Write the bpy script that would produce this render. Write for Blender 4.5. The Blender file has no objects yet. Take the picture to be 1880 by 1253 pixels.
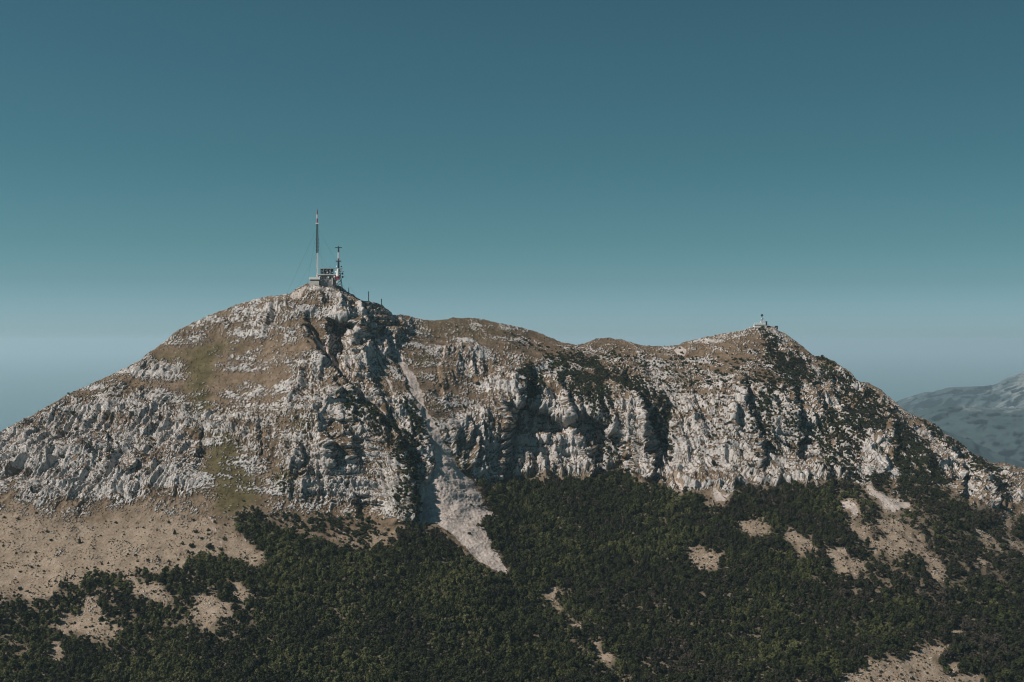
import bpy, math, random
import numpy as np
from mathutils import Vector

# ------------------------------------------------------------------ camera, world, sun, exposure
SC = bpy.context.scene
COL = SC.collection
F = 2300.0                      # focal length in pixels of the 1880 px wide photograph
CX, CY = 940.0, 626.5

cam_d = bpy.data.cameras.new("camera")
cam_d.sensor_width = 36.0
cam_d.lens = F / 1880.0 * 36.0
cam_d.clip_start = 1.0
cam_d.clip_end = 500000.0
cam = bpy.data.objects.new("camera", cam_d)
COL.objects.link(cam)
cam.location = (0, 0, 0)
cam.rotation_euler = (math.pi / 2, 0, 0)
SC.camera = cam

SUN_ELEV = math.radians(44.0)
SUN_AZ = math.radians(-110.0)    # clockwise from the view direction: left, a little behind the camera
world = bpy.data.worlds.new("World")
SC.world = world
world.use_nodes = True
wn = world.node_tree
sky = wn.nodes.new("ShaderNodeTexSky")
sky.sky_type = 'NISHITA'
sky.sun_disc = False
sky.sun_elevation = SUN_ELEV
sky.sun_rotation = SUN_AZ
sky.altitude = 1650.0
grade = wn.nodes.new("ShaderNodeMix")
grade.data_type = 'RGBA'
grade.blend_type = 'MULTIPLY'
grade.inputs[0].default_value = 1.0
# the photograph's teal grade of the sky, by height above the horizon
geo_w = wn.nodes.new("ShaderNodeTexCoord")
sep_w = wn.nodes.new("ShaderNodeSeparateXYZ")
ramp_w = wn.nodes.new("ShaderNodeValToRGB")
wn.links.new(geo_w.outputs["Generated"], sep_w.inputs[0])
wn.links.new(sep_w.outputs[2], ramp_w.inputs[0])
SKYTINT = [(0.0, (0.36, 0.57, 0.78)), (0.0115, (0.365, 0.56, 0.77)), (0.0246, (0.342, 0.535, 0.70)), (0.045, (0.283, 0.463, 0.54)), (0.0765, (0.243, 0.437, 0.436)), (0.1406, (0.22, 0.425, 0.385)), (0.2628, (0.225, 0.435, 0.38)), (1.0, (0.225, 0.435, 0.385))]
for i, (p, c) in enumerate(SKYTINT):
    e = ramp_w.color_ramp.elements[i] if i < 2 else ramp_w.color_ramp.elements.new(p)
    e.position = p
    e.color = (*c, 1)
side_w = wn.nodes.new("ShaderNodeMapRange")           # the sky pales towards the sun, on the left
side_w.inputs["From Min"].default_value = -1.0
side_w.inputs["From Max"].default_value = 1.0
side_w.inputs["To Min"].default_value = 1.24
side_w.inputs["To Max"].default_value = 0.78
wn.links.new(sep_w.outputs[0], side_w.inputs["Value"])
tint_w = wn.nodes.new("ShaderNodeVectorMath")
tint_w.operation = 'SCALE'
wn.links.new(ramp_w.outputs[0], tint_w.inputs[0])
wn.links.new(side_w.outputs[0], tint_w.inputs["Scale"])
wn.links.new(tint_w.outputs[0], grade.inputs[7])
wn.links.new(sky.outputs[0], grade.inputs[6])
wn.links.new(grade.outputs[2], wn.nodes["Background"].inputs[0])
wn.nodes["Background"].inputs[1].default_value = 0.1

sun_d = bpy.data.lights.new("sun", 'SUN')
sun_d.energy = 5.0
sun_d.angle = math.radians(0.5)
sun_d.color = (1.0, 0.91, 0.83)
sun = bpy.data.objects.new("sun", sun_d)
COL.objects.link(sun)
sdir = Vector((math.sin(SUN_AZ) * math.cos(SUN_ELEV), math.cos(SUN_AZ) * math.cos(SUN_ELEV), math.sin(SUN_ELEV)))
sun.rotation_euler = (-sdir).to_track_quat('-Z', 'Y').to_euler()
sun.location = (-500, 500, 600)

SC.view_settings.view_transform = 'Standard'
SC.view_settings.look = 'None'
SC.view_settings.gamma = 1.0
SC.view_settings.use_curve_mapping = False
SC.view_settings.exposure = 0.0
SC.render.engine = 'CYCLES'
SC.cycles.use_denoising = True
SC.cycles.filter_width = 1.1
SC.cycles.max_bounces = 4
SC.cycles.diffuse_bounces = 2
SC.cycles.volume_bounces = 1
SC.cycles.transparent_max_bounces = 8

RNG = np.random.default_rng(11)
random.seed(5)
HAZE_DENSITY = 2.1e-5

# ------------------------------------------------------------------ helpers
def smooth(a, b, x):
    t = np.clip((x - a) / (b - a), 0.0, 1.0)
    return t * t * (3 - 2 * t)

GR = np.array([[1, 1, 0], [-1, 1, 0], [1, -1, 0], [-1, -1, 0], [1, 0, 1], [-1, 0, 1], [1, 0, -1], [-1, 0, -1],
               [0, 1, 1], [0, -1, 1], [0, 1, -1], [0, -1, -1], [1, 1, 0], [-1, 1, 0], [0, -1, 1], [0, -1, -1]], dtype=np.float32)

def gnoise(x, y, z, seed=0):
    """gradient noise, about -1..1"""
    x = np.asarray(x, dtype=np.float32); y = np.asarray(y, dtype=np.float32); z = np.asarray(z, dtype=np.float32)
    fx = np.floor(x); fy = np.floor(y); fz = np.floor(z)
    ix = fx.astype(np.int64).astype(np.uint32); iy = fy.astype(np.int64).astype(np.uint32); iz = fz.astype(np.int64).astype(np.uint32)
    dx = x - fx; dy = y - fy; dz = z - fz
    u = dx * dx * dx * (dx * (dx * 6 - 15) + 10); v = dy * dy * dy * (dy * (dy * 6 - 15) + 10); w = dz * dz * dz * (dz * (dz * 6 - 15) + 10)
    out = np.zeros(x.shape, dtype=np.float32)
    sd = np.uint32((seed * 2654435761 + 374761393) & 0xffffffff)
    for a in (0, 1):
        ha = (ix + np.uint32(a)) * np.uint32(73856093)
        wa = u if a else 1 - u
        for b in (0, 1):
            hb = ha ^ ((iy + np.uint32(b)) * np.uint32(19349663))
            wb = wa * (v if b else 1 - v)
            for c in (0, 1):
                h = hb ^ ((iz + np.uint32(c)) * np.uint32(83492791)) ^ sd
                h = (h ^ (h >> np.uint32(15))) * np.uint32(2246822519)
                h = (h ^ (h >> np.uint32(13))) * np.uint32(3266489917)
                g = GR[(h >> np.uint32(16)) & np.uint32(15)]
                wc = wb * (w if c else 1 - w)
                out += wc * (g[..., 0] * (dx - a) + g[..., 1] * (dy - b) + g[..., 2] * (dz - c))
    return out * 1.4

def seg_dist(px, py, poly, closed=False):
    """distance to a polyline, side sign (>0 on its left when walked, in y-down pixels) and running parameter 0..1"""
    pts = np.array(poly, dtype=np.float32)
    if closed:
        pts = np.vstack([pts, pts[:1]])
    best = np.full(px.shape, 1e9, dtype=np.float32); side = np.zeros(px.shape, dtype=np.float32); par = np.zeros(px.shape, dtype=np.float32)
    n = len(pts) - 1
    for i in range(n):
        a = pts[i]; d = pts[i + 1] - a
        L = max(float(d @ d), 1e-6)
        t = np.clip(((px - a[0]) * d[0] + (py - a[1]) * d[1]) / L, 0, 1)
        qx = px - (a[0] + t * d[0]); qy = py - (a[1] + t * d[1])
        dd = qx * qx + qy * qy
        cr = d[0] * (py - a[1]) - d[1] * (px - a[0])
        m = dd < best
        best[m] = dd[m]; side[m] = cr[m]; par[m] = (i + t[m]) / n
    return np.sqrt(best), np.sign(side), par

def poly_sd(px, py, poly):
    """signed distance, positive inside"""
    d, _, _ = seg_dist(px, py, poly, True)
    ins = np.zeros(px.shape, dtype=bool)
    n = len(poly)
    for i in range(n):
        x0, y0 = poly[i]; x1, y1 = poly[(i + 1) % n]
        if y0 == y1:
            continue
        c = ((y0 > py) != (y1 > py)) & (px < (x1 - x0) * (py - y0) / (y1 - y0) + x0)
        ins ^= c
    return np.where(ins, d, -d)

def tag(o, label=None, cat=None, group=None, kind=None):
    if label: o["label"] = label
    if cat: o["category"] = cat
    if group: o["group"] = group
    if kind: o["kind"] = kind
    return o

def ray(px, py, Y):
    return ((px - CX) / F * Y, Y, (CY - py) / F * Y)

# ------------------------------------------------------------------ materials
def mat(name):
    m = bpy.data.materials.new(name)
    m.use_nodes = True
    nt = m.node_tree
    b = nt.nodes["Principled BSDF"]
    b.inputs["Roughness"].default_value = 0.9
    b.inputs["Specular IOR Level"].default_value = 0.15
    return m, nt, b

def nd(nt, typ, **kw):
    n = nt.nodes.new(typ)
    for k, v in kw.items():
        setattr(n, k, v)
    return n

def ramp(nt, stops, src):
    r = nd(nt, "ShaderNodeValToRGB")
    while len(r.color_ramp.elements) > 1:
        r.color_ramp.elements.remove(r.color_ramp.elements[-1])
    for i, (p, c) in enumerate(stops):
        e = r.color_ramp.elements[0] if i == 0 else r.color_ramp.elements.new(p)
        e.position = p
        e.color = (*c, 1)
    nt.links.new(src, r.inputs[0])
    return r.outputs[0]

def mixc(nt, fac, a, b, mode='MIX'):
    m = nd(nt, "ShaderNodeMix", data_type='RGBA', blend_type=mode)
    for s, v in ((0, fac), (6, a), (7, b)):
        if hasattr(v, "is_output"):
            nt.links.new(v, m.inputs[s])
        elif s == 0:
            m.inputs[s].default_value = v
        else:
            m.inputs[s].default_value = (*v, 1)
    return m.outputs[2]

def math_n(nt, op, a, b=None, clamp=False):
    m = nd(nt, "ShaderNodeMath", operation=op, use_clamp=clamp)
    for s, v in ((0, a), (1, b)):
        if v is None: continue
        if hasattr(v, "is_output"): nt.links.new(v, m.inputs[s])
        else: m.inputs[s].default_value = v
    return m.outputs[0]

def noise_n(nt, scale, detail=4, rough=0.6, vec=None, dist=0.0):
    n = nd(nt, "ShaderNodeTexNoise")
    n.inputs["Scale"].default_value = scale
    n.inputs["Detail"].default_value = detail
    n.inputs["Roughness"].default_value = rough
    n.inputs["Distortion"].default_value = dist
    if vec is not None: nt.links.new(vec, n.inputs["Vector"])
    return n.outputs["Fac"]

def flat_mat(name, col, rough=0.7, var=0.12, scale=0.6, metal=0.0):
    m, nt, b = mat(name)
    tc = nd(nt, "ShaderNodeTexCoord")
    n = noise_n(nt, scale, 4, 0.6, tc.outputs["Object"])
    c0 = tuple(max(0, c * (1 - var)) for c in col); c1 = tuple(min(1, c * (1 + var)) for c in col)
    nt.links.new(ramp(nt, [(0.3, c0), (0.7, c1)], n), b.inputs["Base Color"])
    b.inputs["Roughness"].default_value = rough
    b.inputs["Metallic"].default_value = metal
    return m

def terrain_material():
    m, nt, b = mat("mountain_limestone_and_turf")
    geo = nd(nt, "ShaderNodeTexCoord").outputs["Object"]
    def at(nm):
        a = nd(nt, "ShaderNodeAttribute"); a.attribute_name = nm
        return a.outputs["Fac"]
    fine = noise_n(nt, 0.36, 4, 0.72, geo)
    mid = noise_n(nt, 0.06, 5, 0.62, geo)
    big = noise_n(nt, 0.012, 4, 0.55, geo)
    # dry turf: straw to olive brown
    grass = ramp(nt, [(0.30, (0.069, 0.050, 0.031)), (0.48, (0.136, 0.098, 0.064)), (0.66, (0.225, 0.171, 0.122))], math_n(nt, 'ADD', math_n(nt, 'MULTIPLY', mid, 0.6), math_n(nt, 'MULTIPLY', fine, 0.4)))
    olive = ramp(nt, [(0.35, (0.045, 0.042, 0.016)), (0.65, (0.10, 0.085, 0.035))], mid)
    grass = mixc(nt, at("green"), grass, olive)
    # stony straw slope
    grit = noise_n(nt, 0.55, 3, 0.85, geo)
    tanc = ramp(nt, [(0.30, (0.075, 0.055, 0.036)), (0.42, (0.18, 0.138, 0.098)), (0.52, (0.26, 0.205, 0.152)), (0.62, (0.33, 0.275, 0.22)), (0.74, (0.50, 0.45, 0.40))], math_n(nt, 'ADD', math_n(nt, 'MULTIPLY', mid, 0.3), math_n(nt, 'MULTIPLY', grit, 0.7)))
    grass = mixc(nt, at("tan"), grass, tanc)
    # limestone: pale grey, with warm stains and darker lichen
    rock = ramp(nt, [(0.25, (0.27, 0.26, 0.25)), (0.45, (0.50, 0.478, 0.455)), (0.7, (0.74, 0.70, 0.665))], math_n(nt, 'ADD', math_n(nt, 'MULTIPLY', mid, 0.5), math_n(nt, 'MULTIPLY', fine, 0.5)))
    mp = nd(nt, "ShaderNodeMapping")
    mp.inputs["Scale"].default_value = (1.0, 1.0, 0.4)
    nt.links.new(geo, mp.inputs[0])
    crack = noise_n(nt, 0.2, 6, 0.72, mp.outputs[0], 1.2)
    crackm = ramp(nt, [(0.36, (0.30, 0.29, 0.28)), (0.46, (1, 1, 1))], crack)  # dark joints, with the small shadows in the cracks put into the colour
    rock = mixc(nt, 0.85, rock, crackm, 'MULTIPLY')
    mv = nd(nt, "ShaderNodeMapping"); mv.inputs["Scale"].default_value = (1.0, 1.0, 0.09)
    nt.links.new(geo, mv.inputs[0])
    streak = noise_n(nt, 0.13, 5, 0.65, mv.outputs[0], 0.6)
    rock = mixc(nt, 0.8, rock, ramp(nt, [(0.36, (0.42, 0.42, 0.44)), (0.47, (1, 1, 1))], streak), 'MULTIPLY')
    tuft = ramp(nt, [(0.53, (0, 0, 0)), (0.62, (1, 1, 1))], noise_n(nt, 0.21, 5, 0.75, geo))
    rock = mixc(nt, math_n(nt, 'MULTIPLY', tuft, 0.5), rock, grass)
    stain = ramp(nt, [(0.52, (0, 0, 0)), (0.72, (1, 1, 1))], big)
    rock = mixc(nt, math_n(nt, 'MULTIPLY', stain, 0.4), rock, (0.32, 0.265, 0.215))
    fr = math_n(nt, 'ADD', at("rock"), math_n(nt, 'MULTIPLY', math_n(nt, 'SUBTRACT', fine, 0.5), 1.7))
    fr = ramp(nt, [(0.38, (0, 0, 0)), (0.60, (1, 1, 1))], fr)
    col = mixc(nt, fr, grass, rock)
    # loose scree, sorted into stripes down the fall line
    rot = nd(nt, "ShaderNodeMapping"); rot.vector_type = 'TEXTURE'
    rot.inputs["Rotation"].default_value = (0, math.radians(-35), 0)
    nt.links.new(geo, rot.inputs[0])
    mps = nd(nt, "ShaderNodeMapping"); mps.inputs["Scale"].default_value = (0.16, 0.03, 0.018)
    nt.links.new(rot.outputs[0], mps.inputs[0])
    stripe = noise_n(nt, 1.0, 5, 0.65, mps.outputs[0])
    sv = math_n(nt, 'ADD', math_n(nt, 'MULTIPLY', fine, 0.6), math_n(nt, 'MULTIPLY', stripe, 0.5))
    scree = ramp(nt, [(0.34, (0.22, 0.175, 0.14)), (0.5, (0.38, 0.33, 0.295)), (0.58, (0.48, 0.42, 0.38)), (0.75, (0.60, 0.54, 0.50))], sv)
    sg = ramp(nt, [(0.56, (0, 0, 0)), (0.66, (1, 1, 1))], math_n(nt, 'ADD', math_n(nt, 'MULTIPLY', stripe, 0.6), math_n(nt, 'MULTIPLY', mid, 0.45)))
    scree = mixc(nt, math_n(nt, 'MULTIPLY', sg, 0.8), scree, grass)
    fs = math_n(nt, 'ADD', at("scree"), math_n(nt, 'MULTIPLY', math_n(nt, 'SUBTRACT', mid, 0.5), 0.9))
    col = mixc(nt, ramp(nt, [(0.42, (0, 0, 0)), (0.58, (1, 1, 1))], fs), col, scree)
    # forest floor
    col = mixc(nt, at("floor"), col, ramp(nt, [(0.35, (0.022, 0.022, 0.012)), (0.7, (0.07, 0.055, 0.032))], mid))
    nt.links.new(col, b.inputs["Base Color"])
    b.inputs["Roughness"].default_value = 0.95
    b.inputs["Specular IOR Level"].default_value = 0.08
    hgt = math_n(nt, 'ADD', math_n(nt, 'MULTIPLY', crack, 2.2), math_n(nt, 'MULTIPLY', fine, 1.0))
    bmp = nd(nt, "ShaderNodeBump")
    bmp.inputs["Strength"].default_value = 1.0
    bmp.inputs["Distance"].default_value = 1.3
    nt.links.new(math_n(nt, 'MULTIPLY', hgt, math_n(nt, 'ADD', at("rock"), 0.25)), bmp.inputs["Height"])
    nt.links.new(bmp.outputs[0], b.inputs["Normal"])
    return m

# ------------------------------------------------------------------ traced layout of the mountain
SKY = [(-800, 1150), (-400, 990), (-120, 850), (0, 795), (60, 765), (130, 722), (200, 690), (240, 672), (258, 664), (270, 650), (300, 628), (330, 605), (360, 590), (400, 573),
       (440, 557), (480, 547), (530, 541), (545, 530), (560, 522), (572, 519), (600, 521), (625, 527), (640, 538), (655, 547), (668, 553),
       (690, 558), (705, 566), (717, 574), (721, 579), (735, 578), (760, 583), (790, 589), (810, 588), (830, 584), (870, 584), (900, 590),
       (940, 598), (960, 602), (985, 608), (1010, 620), (1035, 630), (1060, 634), (1075, 631), (1095, 623), (1120, 621), (1145, 625),
       (1180, 634), (1215, 636), (1245, 634), (1260, 627), (1290, 620), (1330, 612), (1365, 607), (1380, 601), (1412, 599), (1422, 603), (1440, 612),
       (1460, 627), (1490, 650), (1500, 654), (1515, 656), (1530, 663), (1560, 683), (1575, 700), (1600, 707), (1630, 728), (1660, 752),
       (1680, 764), (1700, 770), (1730, 792), (1760, 815), (1775, 828), (1800, 843), (1820, 852), (1840, 851), (1860, 857), (1880, 863),
       (2050, 930), (2400, 1060), (2800, 1180)]

CTRL = [(-300, 960, 1950), (-300, 1100, 1650), (-300, 1330, 1350),
        (0, 800, 1980), (0, 870, 1880), (0, 940, 1790), (0, 1020, 1690), (0, 1100, 1590), (0, 1250, 1420),
        (150, 715, 2080), (150, 800, 1960), (150, 900, 1830), (150, 960, 1760), (150, 1060, 1640), (150, 1250, 1430),
        (300, 630, 2180), (300, 700, 2080), (300, 800, 1940), (300, 900, 1820), (300, 960, 1750), (300, 1100, 1580), (300, 1250, 1430),
        (450, 555, 2230), (450, 650, 2120), (450, 720, 2030), (450, 800, 1920), (450, 880, 1830), (450, 950, 1770), (450, 1100, 1580), (450, 1250, 1430),
        (590, 522, 2230), (590, 600, 2130), (590, 700, 2000), (590, 800, 1880), (590, 940, 1800), (590, 1000, 1720), (590, 1100, 1590), (590, 1250, 1430),
        (680, 560, 2250), (680, 650, 2120), (680, 750, 1970), (680, 850, 1890), (680, 950, 1810), (680, 1050, 1660), (680, 1250, 1430),
        (760, 585, 2350), (760, 650, 2200), (760, 700, 2095), (780, 770, 1985), (810, 850, 1903), (840, 930, 1835), (880, 1000, 1760), (920, 1060, 1670),
        (800, 1100, 1600), (800, 1250, 1430),
        (860, 588, 2400), (860, 650, 2260), (860, 720, 2150), (860, 800, 2060), (890, 870, 2005), (900, 900, 1960),
        (950, 605, 2430), (950, 680, 2240), (950, 720, 2150), (950, 800, 2090), (950, 870, 2050), (950, 900, 1990), (950, 1000, 1800), (950, 1100, 1640), (950, 1250, 1440),
        (1050, 635, 2460), (1050, 690, 2260), (1050, 740, 2170), (1050, 865, 2080), (1050, 900, 1980), (1050, 1050, 1720),
        (1150, 628, 2520), (1150, 680, 2320), (1150, 740, 2180), (1150, 860, 2080), (1150, 900, 1990), (1150, 1000, 1810), (1150, 1250, 1450),
        (1260, 630, 2540), (1260, 700, 2320), (1260, 760, 2190), (1260, 860, 2070), (1260, 910, 1970), (1260, 1050, 1730),
        (1400, 600, 2550), (1400, 660, 2400), (1400, 720, 2250), (1400, 800, 2150), (1400, 880, 2040), (1400, 950, 1900), (1400, 1100, 1650), (1400, 1250, 1450),
        (1500, 655, 2520), (1500, 720, 2340), (1500, 800, 2200), (1500, 880, 2050), (1500, 1000, 1820),
        (1620, 722, 2450), (1620, 800, 2250), (1620, 890, 2050), (1620, 980, 1880), (1620, 1100, 1680), (1620, 1250, 1470),
        (1750, 808, 2380), (1750, 870, 2220), (1750, 920, 2060), (1750, 1000, 1880), (1750, 1120, 1680), (1750, 1250, 1500),
        (1880, 865, 2400), (1880, 930, 2200), (1880, 1000, 1980), (1880, 1100, 1760), (1880, 1250, 1530),
        (2300, 1030, 2300), (2300, 1330, 1600)]

# edges where the near side (left, sunlit) stands proud of what lies right of it: points, metres forward, fade px, metres back, fade px
STEPS = [
    ([(548, 588), (575, 622), (600, 662), (625, 692), (648, 722), (668, 748), (692, 775), (716, 800), (738, 825), (752, 860), (757, 905), (760, 950), (763, 966)], 24, 60, 26, 26),
    ([(640, 545), (660, 600), (674, 640), (680, 680), (690, 715), (712, 765), (738, 798), (765, 818), (782, 830)], 14, 28, 5, 24),
    ([(788, 836), (799, 852), (794, 868), (778, 895), (770, 930), (778, 965)], 9, 24, 8, 26),
    ([(556, 575), (575, 605), (590, 632), (602, 662)], 12, 22, 16, 22),
    ([(606, 585), (618, 622), (628, 655), (634, 690)], 12, 18, 16, 20),
    ([(719, 573), (723, 586), (714, 599), (700, 603), (696, 618), (686, 632), (674, 645)], 14, 42, 14, 20),
    ([(660, 560), (664, 575), (672, 590), (680, 604)], 8, 14, 10, 14),
    ([(948, 676), (960, 705), (956, 735), (940, 765), (930, 790), (926, 830), (922, 870), (916, 890)], 22, 60, 34, 80),
    ([(1025, 680), (1040, 715), (1046, 745), (1048, 790)], 20, 16, 16, 24),
    ([(1062, 735), (1068, 760), (1064, 795)], 16, 9, 10, 14),
    ([(1135, 680), (1162, 712), (1178, 750), (1186, 800), (1196, 850), (1200, 885)], 28, 30, 30, 42),
    ([(1268, 690), (1275, 740), (1285, 790)], 6, 12, 10, 14),
    ([(1325, 690), (1345, 730), (1352, 770), (1358, 800)], 7, 16, 9, 14),
    ([(1362, 680), (1372, 735), (1386, 790), (1394, 835), (1392, 868)], 18, 40, 24, 40),
    ([(1455, 700), (1462, 760), (1470, 810), (1468, 860)], 14, 26, 22, 34),
    ([(1500, 690), (1505, 740), (1520, 800)], 8, 16, 14, 24),
    ([(1635, 775), (1642, 800), (1645, 850)], 16, 16, 16, 28),
    ([(1610, 815), (1625, 840), (1632, 870)], 12, 22, 14, 22),
    ([(1735, 800), (1760, 845), (1768, 880), (1766, 915)], 18, 30, 22, 20),
    ([(1790, 840), (1815, 880), (1828, 905), (1835, 938)], 18, 22, 26, 24),
    ([(470, 770), (478, 810), (480, 850)], 5, 14, 8, 16),
    ([(545, 810), (560, 850), (556, 872)], 8, 20, 8, 14),
    ([(598, 800), (606, 830), (612, 865)], 12, 14, 16, 20),
    ([(640, 800), (645, 830), (648, 868)], 10, 10, 16, 20),
    ([(610, 695), (618, 715), (625, 735)], 14, 26, 14, 16),
    ([(648, 745), (652, 790)], 10, 14, 10, 16),
    ([(650, 905), (652, 935), (655, 950)], 7, 16, 14, 26),
    ([(268, 735), (275, 780), (272, 800)], 5, 18, 7, 18),
    ([(190, 790), (200, 830), (195, 860)], 5, 14, 9, 20),
    ([(245, 820), (250, 850), (235, 880)], 6, 18, 6, 16),
    ([(365, 780), (368, 830), (350, 870)], 4, 30, 7, 18),
    ([(700, 625), (728, 670), (752, 715), (782, 765), (802, 800)], 4, 14, 9, 20),
    ([(815, 640), (805, 690), (815, 740)], -6, 20, -8, 22),
    ([(855, 650), (862, 665)], 4, 16, 6, 14),
]
# hollows pushed back into the face: polygon, metres, edge px
DENTS = [
    ([(604, 592), (640, 585), (652, 610), (638, 640), (630, 678), (616, 674), (610, 640)], 42, 6),
    ([(556, 600), (575, 600), (600, 640), (608, 664), (596, 666), (570, 632)], 12, 5),
    ([(652, 612), (672, 606), (700, 604), (694, 620), (686, 640), (668, 650), (656, 640)], 30, 5),
    ([(935, 742), (965, 738), (1040, 768), (1052, 758), (1092, 764), (1132, 800), (1156, 850), (1160, 880), (1088, 874), (1080, 822), (1050, 806), (1000, 806), (955, 806), (930, 792)], 46, 7),
    ([(1188, 745), (1228, 750), (1236, 800), (1238, 850), (1225, 862), (1205, 850), (1196, 800)], 30, 8),
    ([(604, 772), (645, 770), (648, 787), (600, 788)], 18, 5),
    ([(652, 920), (700, 922), (706, 944), (655, 948)], 12, 5),
    ([(690, 585), (722, 585), (718, 600), (700, 602)], 14, 5),
    ([(1462, 838), (1505, 835), (1510, 850), (1466, 858)], 14, 5),
    ([(1768, 865), (1782, 865), (1785, 915), (1770, 915)], 12, 5),
]
ROCKROWS = [  # rock cover 0..9 in 40 x 30 px cells, first row centred on y = 525
    "66666555555556764465533334445555566777777777777",
    "66666555555677487774433334445555566777777777777",
    "66666555566676479884222233445555566777777777777",
    "66666667755666369963343433454443453677777777777",
    "66666671133332359845774434434443644667777777777",
    "55555577425535778334576665546654434356777777777",
    "55545653223427867544647876555665566556778667777",
    "45455666425457888774346789876866678877676776667",
    "65676666666667888864468899998898899987777667677",
    "67778777667666777686688899999998999988777676799",
    "88878876656579999986588999999999999988888757799",
    "89888876535568989996379999999999999998866678998",
    "45678776643456879794336788999679999887853445999",
    "56575755443357799998433333333333333333333333797",
    "33464334322233333368333333333333333333333333373",
    "22222222222222222233222222222222222222222222222"]
FOREST = [(-900, 1140), (-60, 1110), (0, 1104), (30, 1094), (55, 1102), (70, 1104), (104, 1095), (108, 1078), (125, 1072), (150, 1075), (158, 1062), (185, 1050), (205, 1058), (225, 1054), (238, 1074),
          (244, 1052), (280, 1048), (330, 1045), (345, 1048), (343, 1028), (362, 1016), (392, 1022), (415, 1016), (440, 1028), (470, 1038), (490, 1036), (486, 1010), (462, 995), (436, 975), (424, 960),
          (440, 946), (474, 938), (500, 958), (545, 972), (600, 990), (655, 1000), (690, 1000), (720, 985), (742, 968), (760, 962), (800, 968), (826, 984), (850, 1016), (872, 1032), (900, 1052), (928, 1064), (938, 1052), (922, 1030),
          (908, 1002), (893, 976), (880, 958), (892, 950), (912, 968), (900, 940), (885, 915), (866, 890), (880, 880), (905, 892), (940, 882), (975, 868), (1000, 872), (1060, 870), (1100, 872), (1130, 862),
          (1152, 868), (1178, 880), (1212, 890), (1240, 905), (1262, 902), (1290, 916), (1318, 936), (1338, 906), (1352, 896), (1400, 890), (1480, 886), (1530, 880), (1562, 886), (1582, 902),
          (1600, 915), (1630, 904), (1672, 915), (1700, 905), (1760, 915), (1800, 930), (1840, 940), (1880, 950), (1960, 980), (2800, 1230), (2800, 2400), (-900, 2400)]
HOLES = [
    [(1795, 982), (1818, 988), (1842, 1002), (1836, 1010), (1812, 1000)],
    [(1846, 980), (1866, 990), (1884, 1004), (1878, 1014), (1858, 1000)],
    [(1830, 950), (1846, 956), (1858, 968), (1846, 966)],
    [(1596, 985), (1612, 996), (1624, 1012), (1612, 1014), (1600, 1000)],
    [(1040, 1140), (1052, 1146), (1062, 1162), (1052, 1160)],
    [(160, 1100), (182, 1100), (185, 1130), (200, 1145), (218, 1155), (210, 1170), (180, 1174), (160, 1165), (150, 1156), (112, 1151), (105, 1142), (135, 1135), (155, 1120)],
    [(243, 1070), (262, 1075), (290, 1083), (308, 1097), (300, 1109), (270, 1100), (250, 1086)],
    [(355, 1093), (385, 1100), (426, 1112), (420, 1132), (395, 1142), (370, 1154), (360, 1135), (353, 1115)],
    [(425, 1080), (440, 1078), (456, 1094), (450, 1104), (432, 1096)],
    [(95, 1190), (110, 1184), (122, 1196), (112, 1204), (97, 1202)],
    [(1258, 1008), (1285, 1006), (1322, 1018), (1320, 1034), (1296, 1046), (1272, 1034)],
    [(1353, 962), (1380, 956), (1410, 960), (1412, 980), (1380, 982), (1358, 976)],
    [(1010, 1082), (1016, 1080), (1024, 1100), (1022, 1118), (1015, 1112), (1012, 1100)],
    [(1088, 1176), (1094, 1176), (1108, 1198), (1116, 1214), (1112, 1222), (1102, 1212), (1094, 1195)],
    [(1436, 968), (1460, 980), (1478, 993), (1496, 994), (1492, 1017), (1470, 1007), (1450, 988)],
    [(1518, 1005), (1545, 1013), (1570, 1028), (1592, 1048), (1580, 1056), (1550, 1048), (1533, 1047), (1524, 1025)],
    [(1613, 946), (1640, 956), (1668, 963), (1692, 985), (1694, 1000), (1668, 1010), (1640, 1017), (1618, 1012), (1623, 985), (1610, 965)],
    [(1690, 1011), (1705, 1018), (1726, 1028), (1730, 1045), (1733, 1066), (1720, 1070), (1706, 1047), (1696, 1030)],
    [(1565, 963), (1580, 966), (1597, 978), (1590, 990), (1574, 982)],
    [(1780, 1028), (1800, 1028), (1815, 1040), (1800, 1047), (1786, 1042)],
    [(1778, 1088), (1786, 1086), (1788, 1100), (1780, 1102)],
    [(1575, 1229), (1605, 1217), (1648, 1209), (1684, 1200), (1688, 1193), (1708, 1184), (1738, 1186), (1736, 1200), (1716, 1206), (1719, 1224), (1756, 1232), (1806, 1247), (1830, 1265), (1830, 1300), (1520, 1300), (1545, 1250)],
    [(1742, 1162), (1766, 1148), (1772, 1154), (1752, 1168)],
]
TANZONE = [(-900, 1030), (-60, 950), (0, 938), (60, 944), (120, 964), (180, 958), (250, 938), (330, 932), (370, 952), (400, 960), (430, 985), (470, 1005), (700, 985), (760, 990), (760, 1400), (-900, 1400)]
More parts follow.
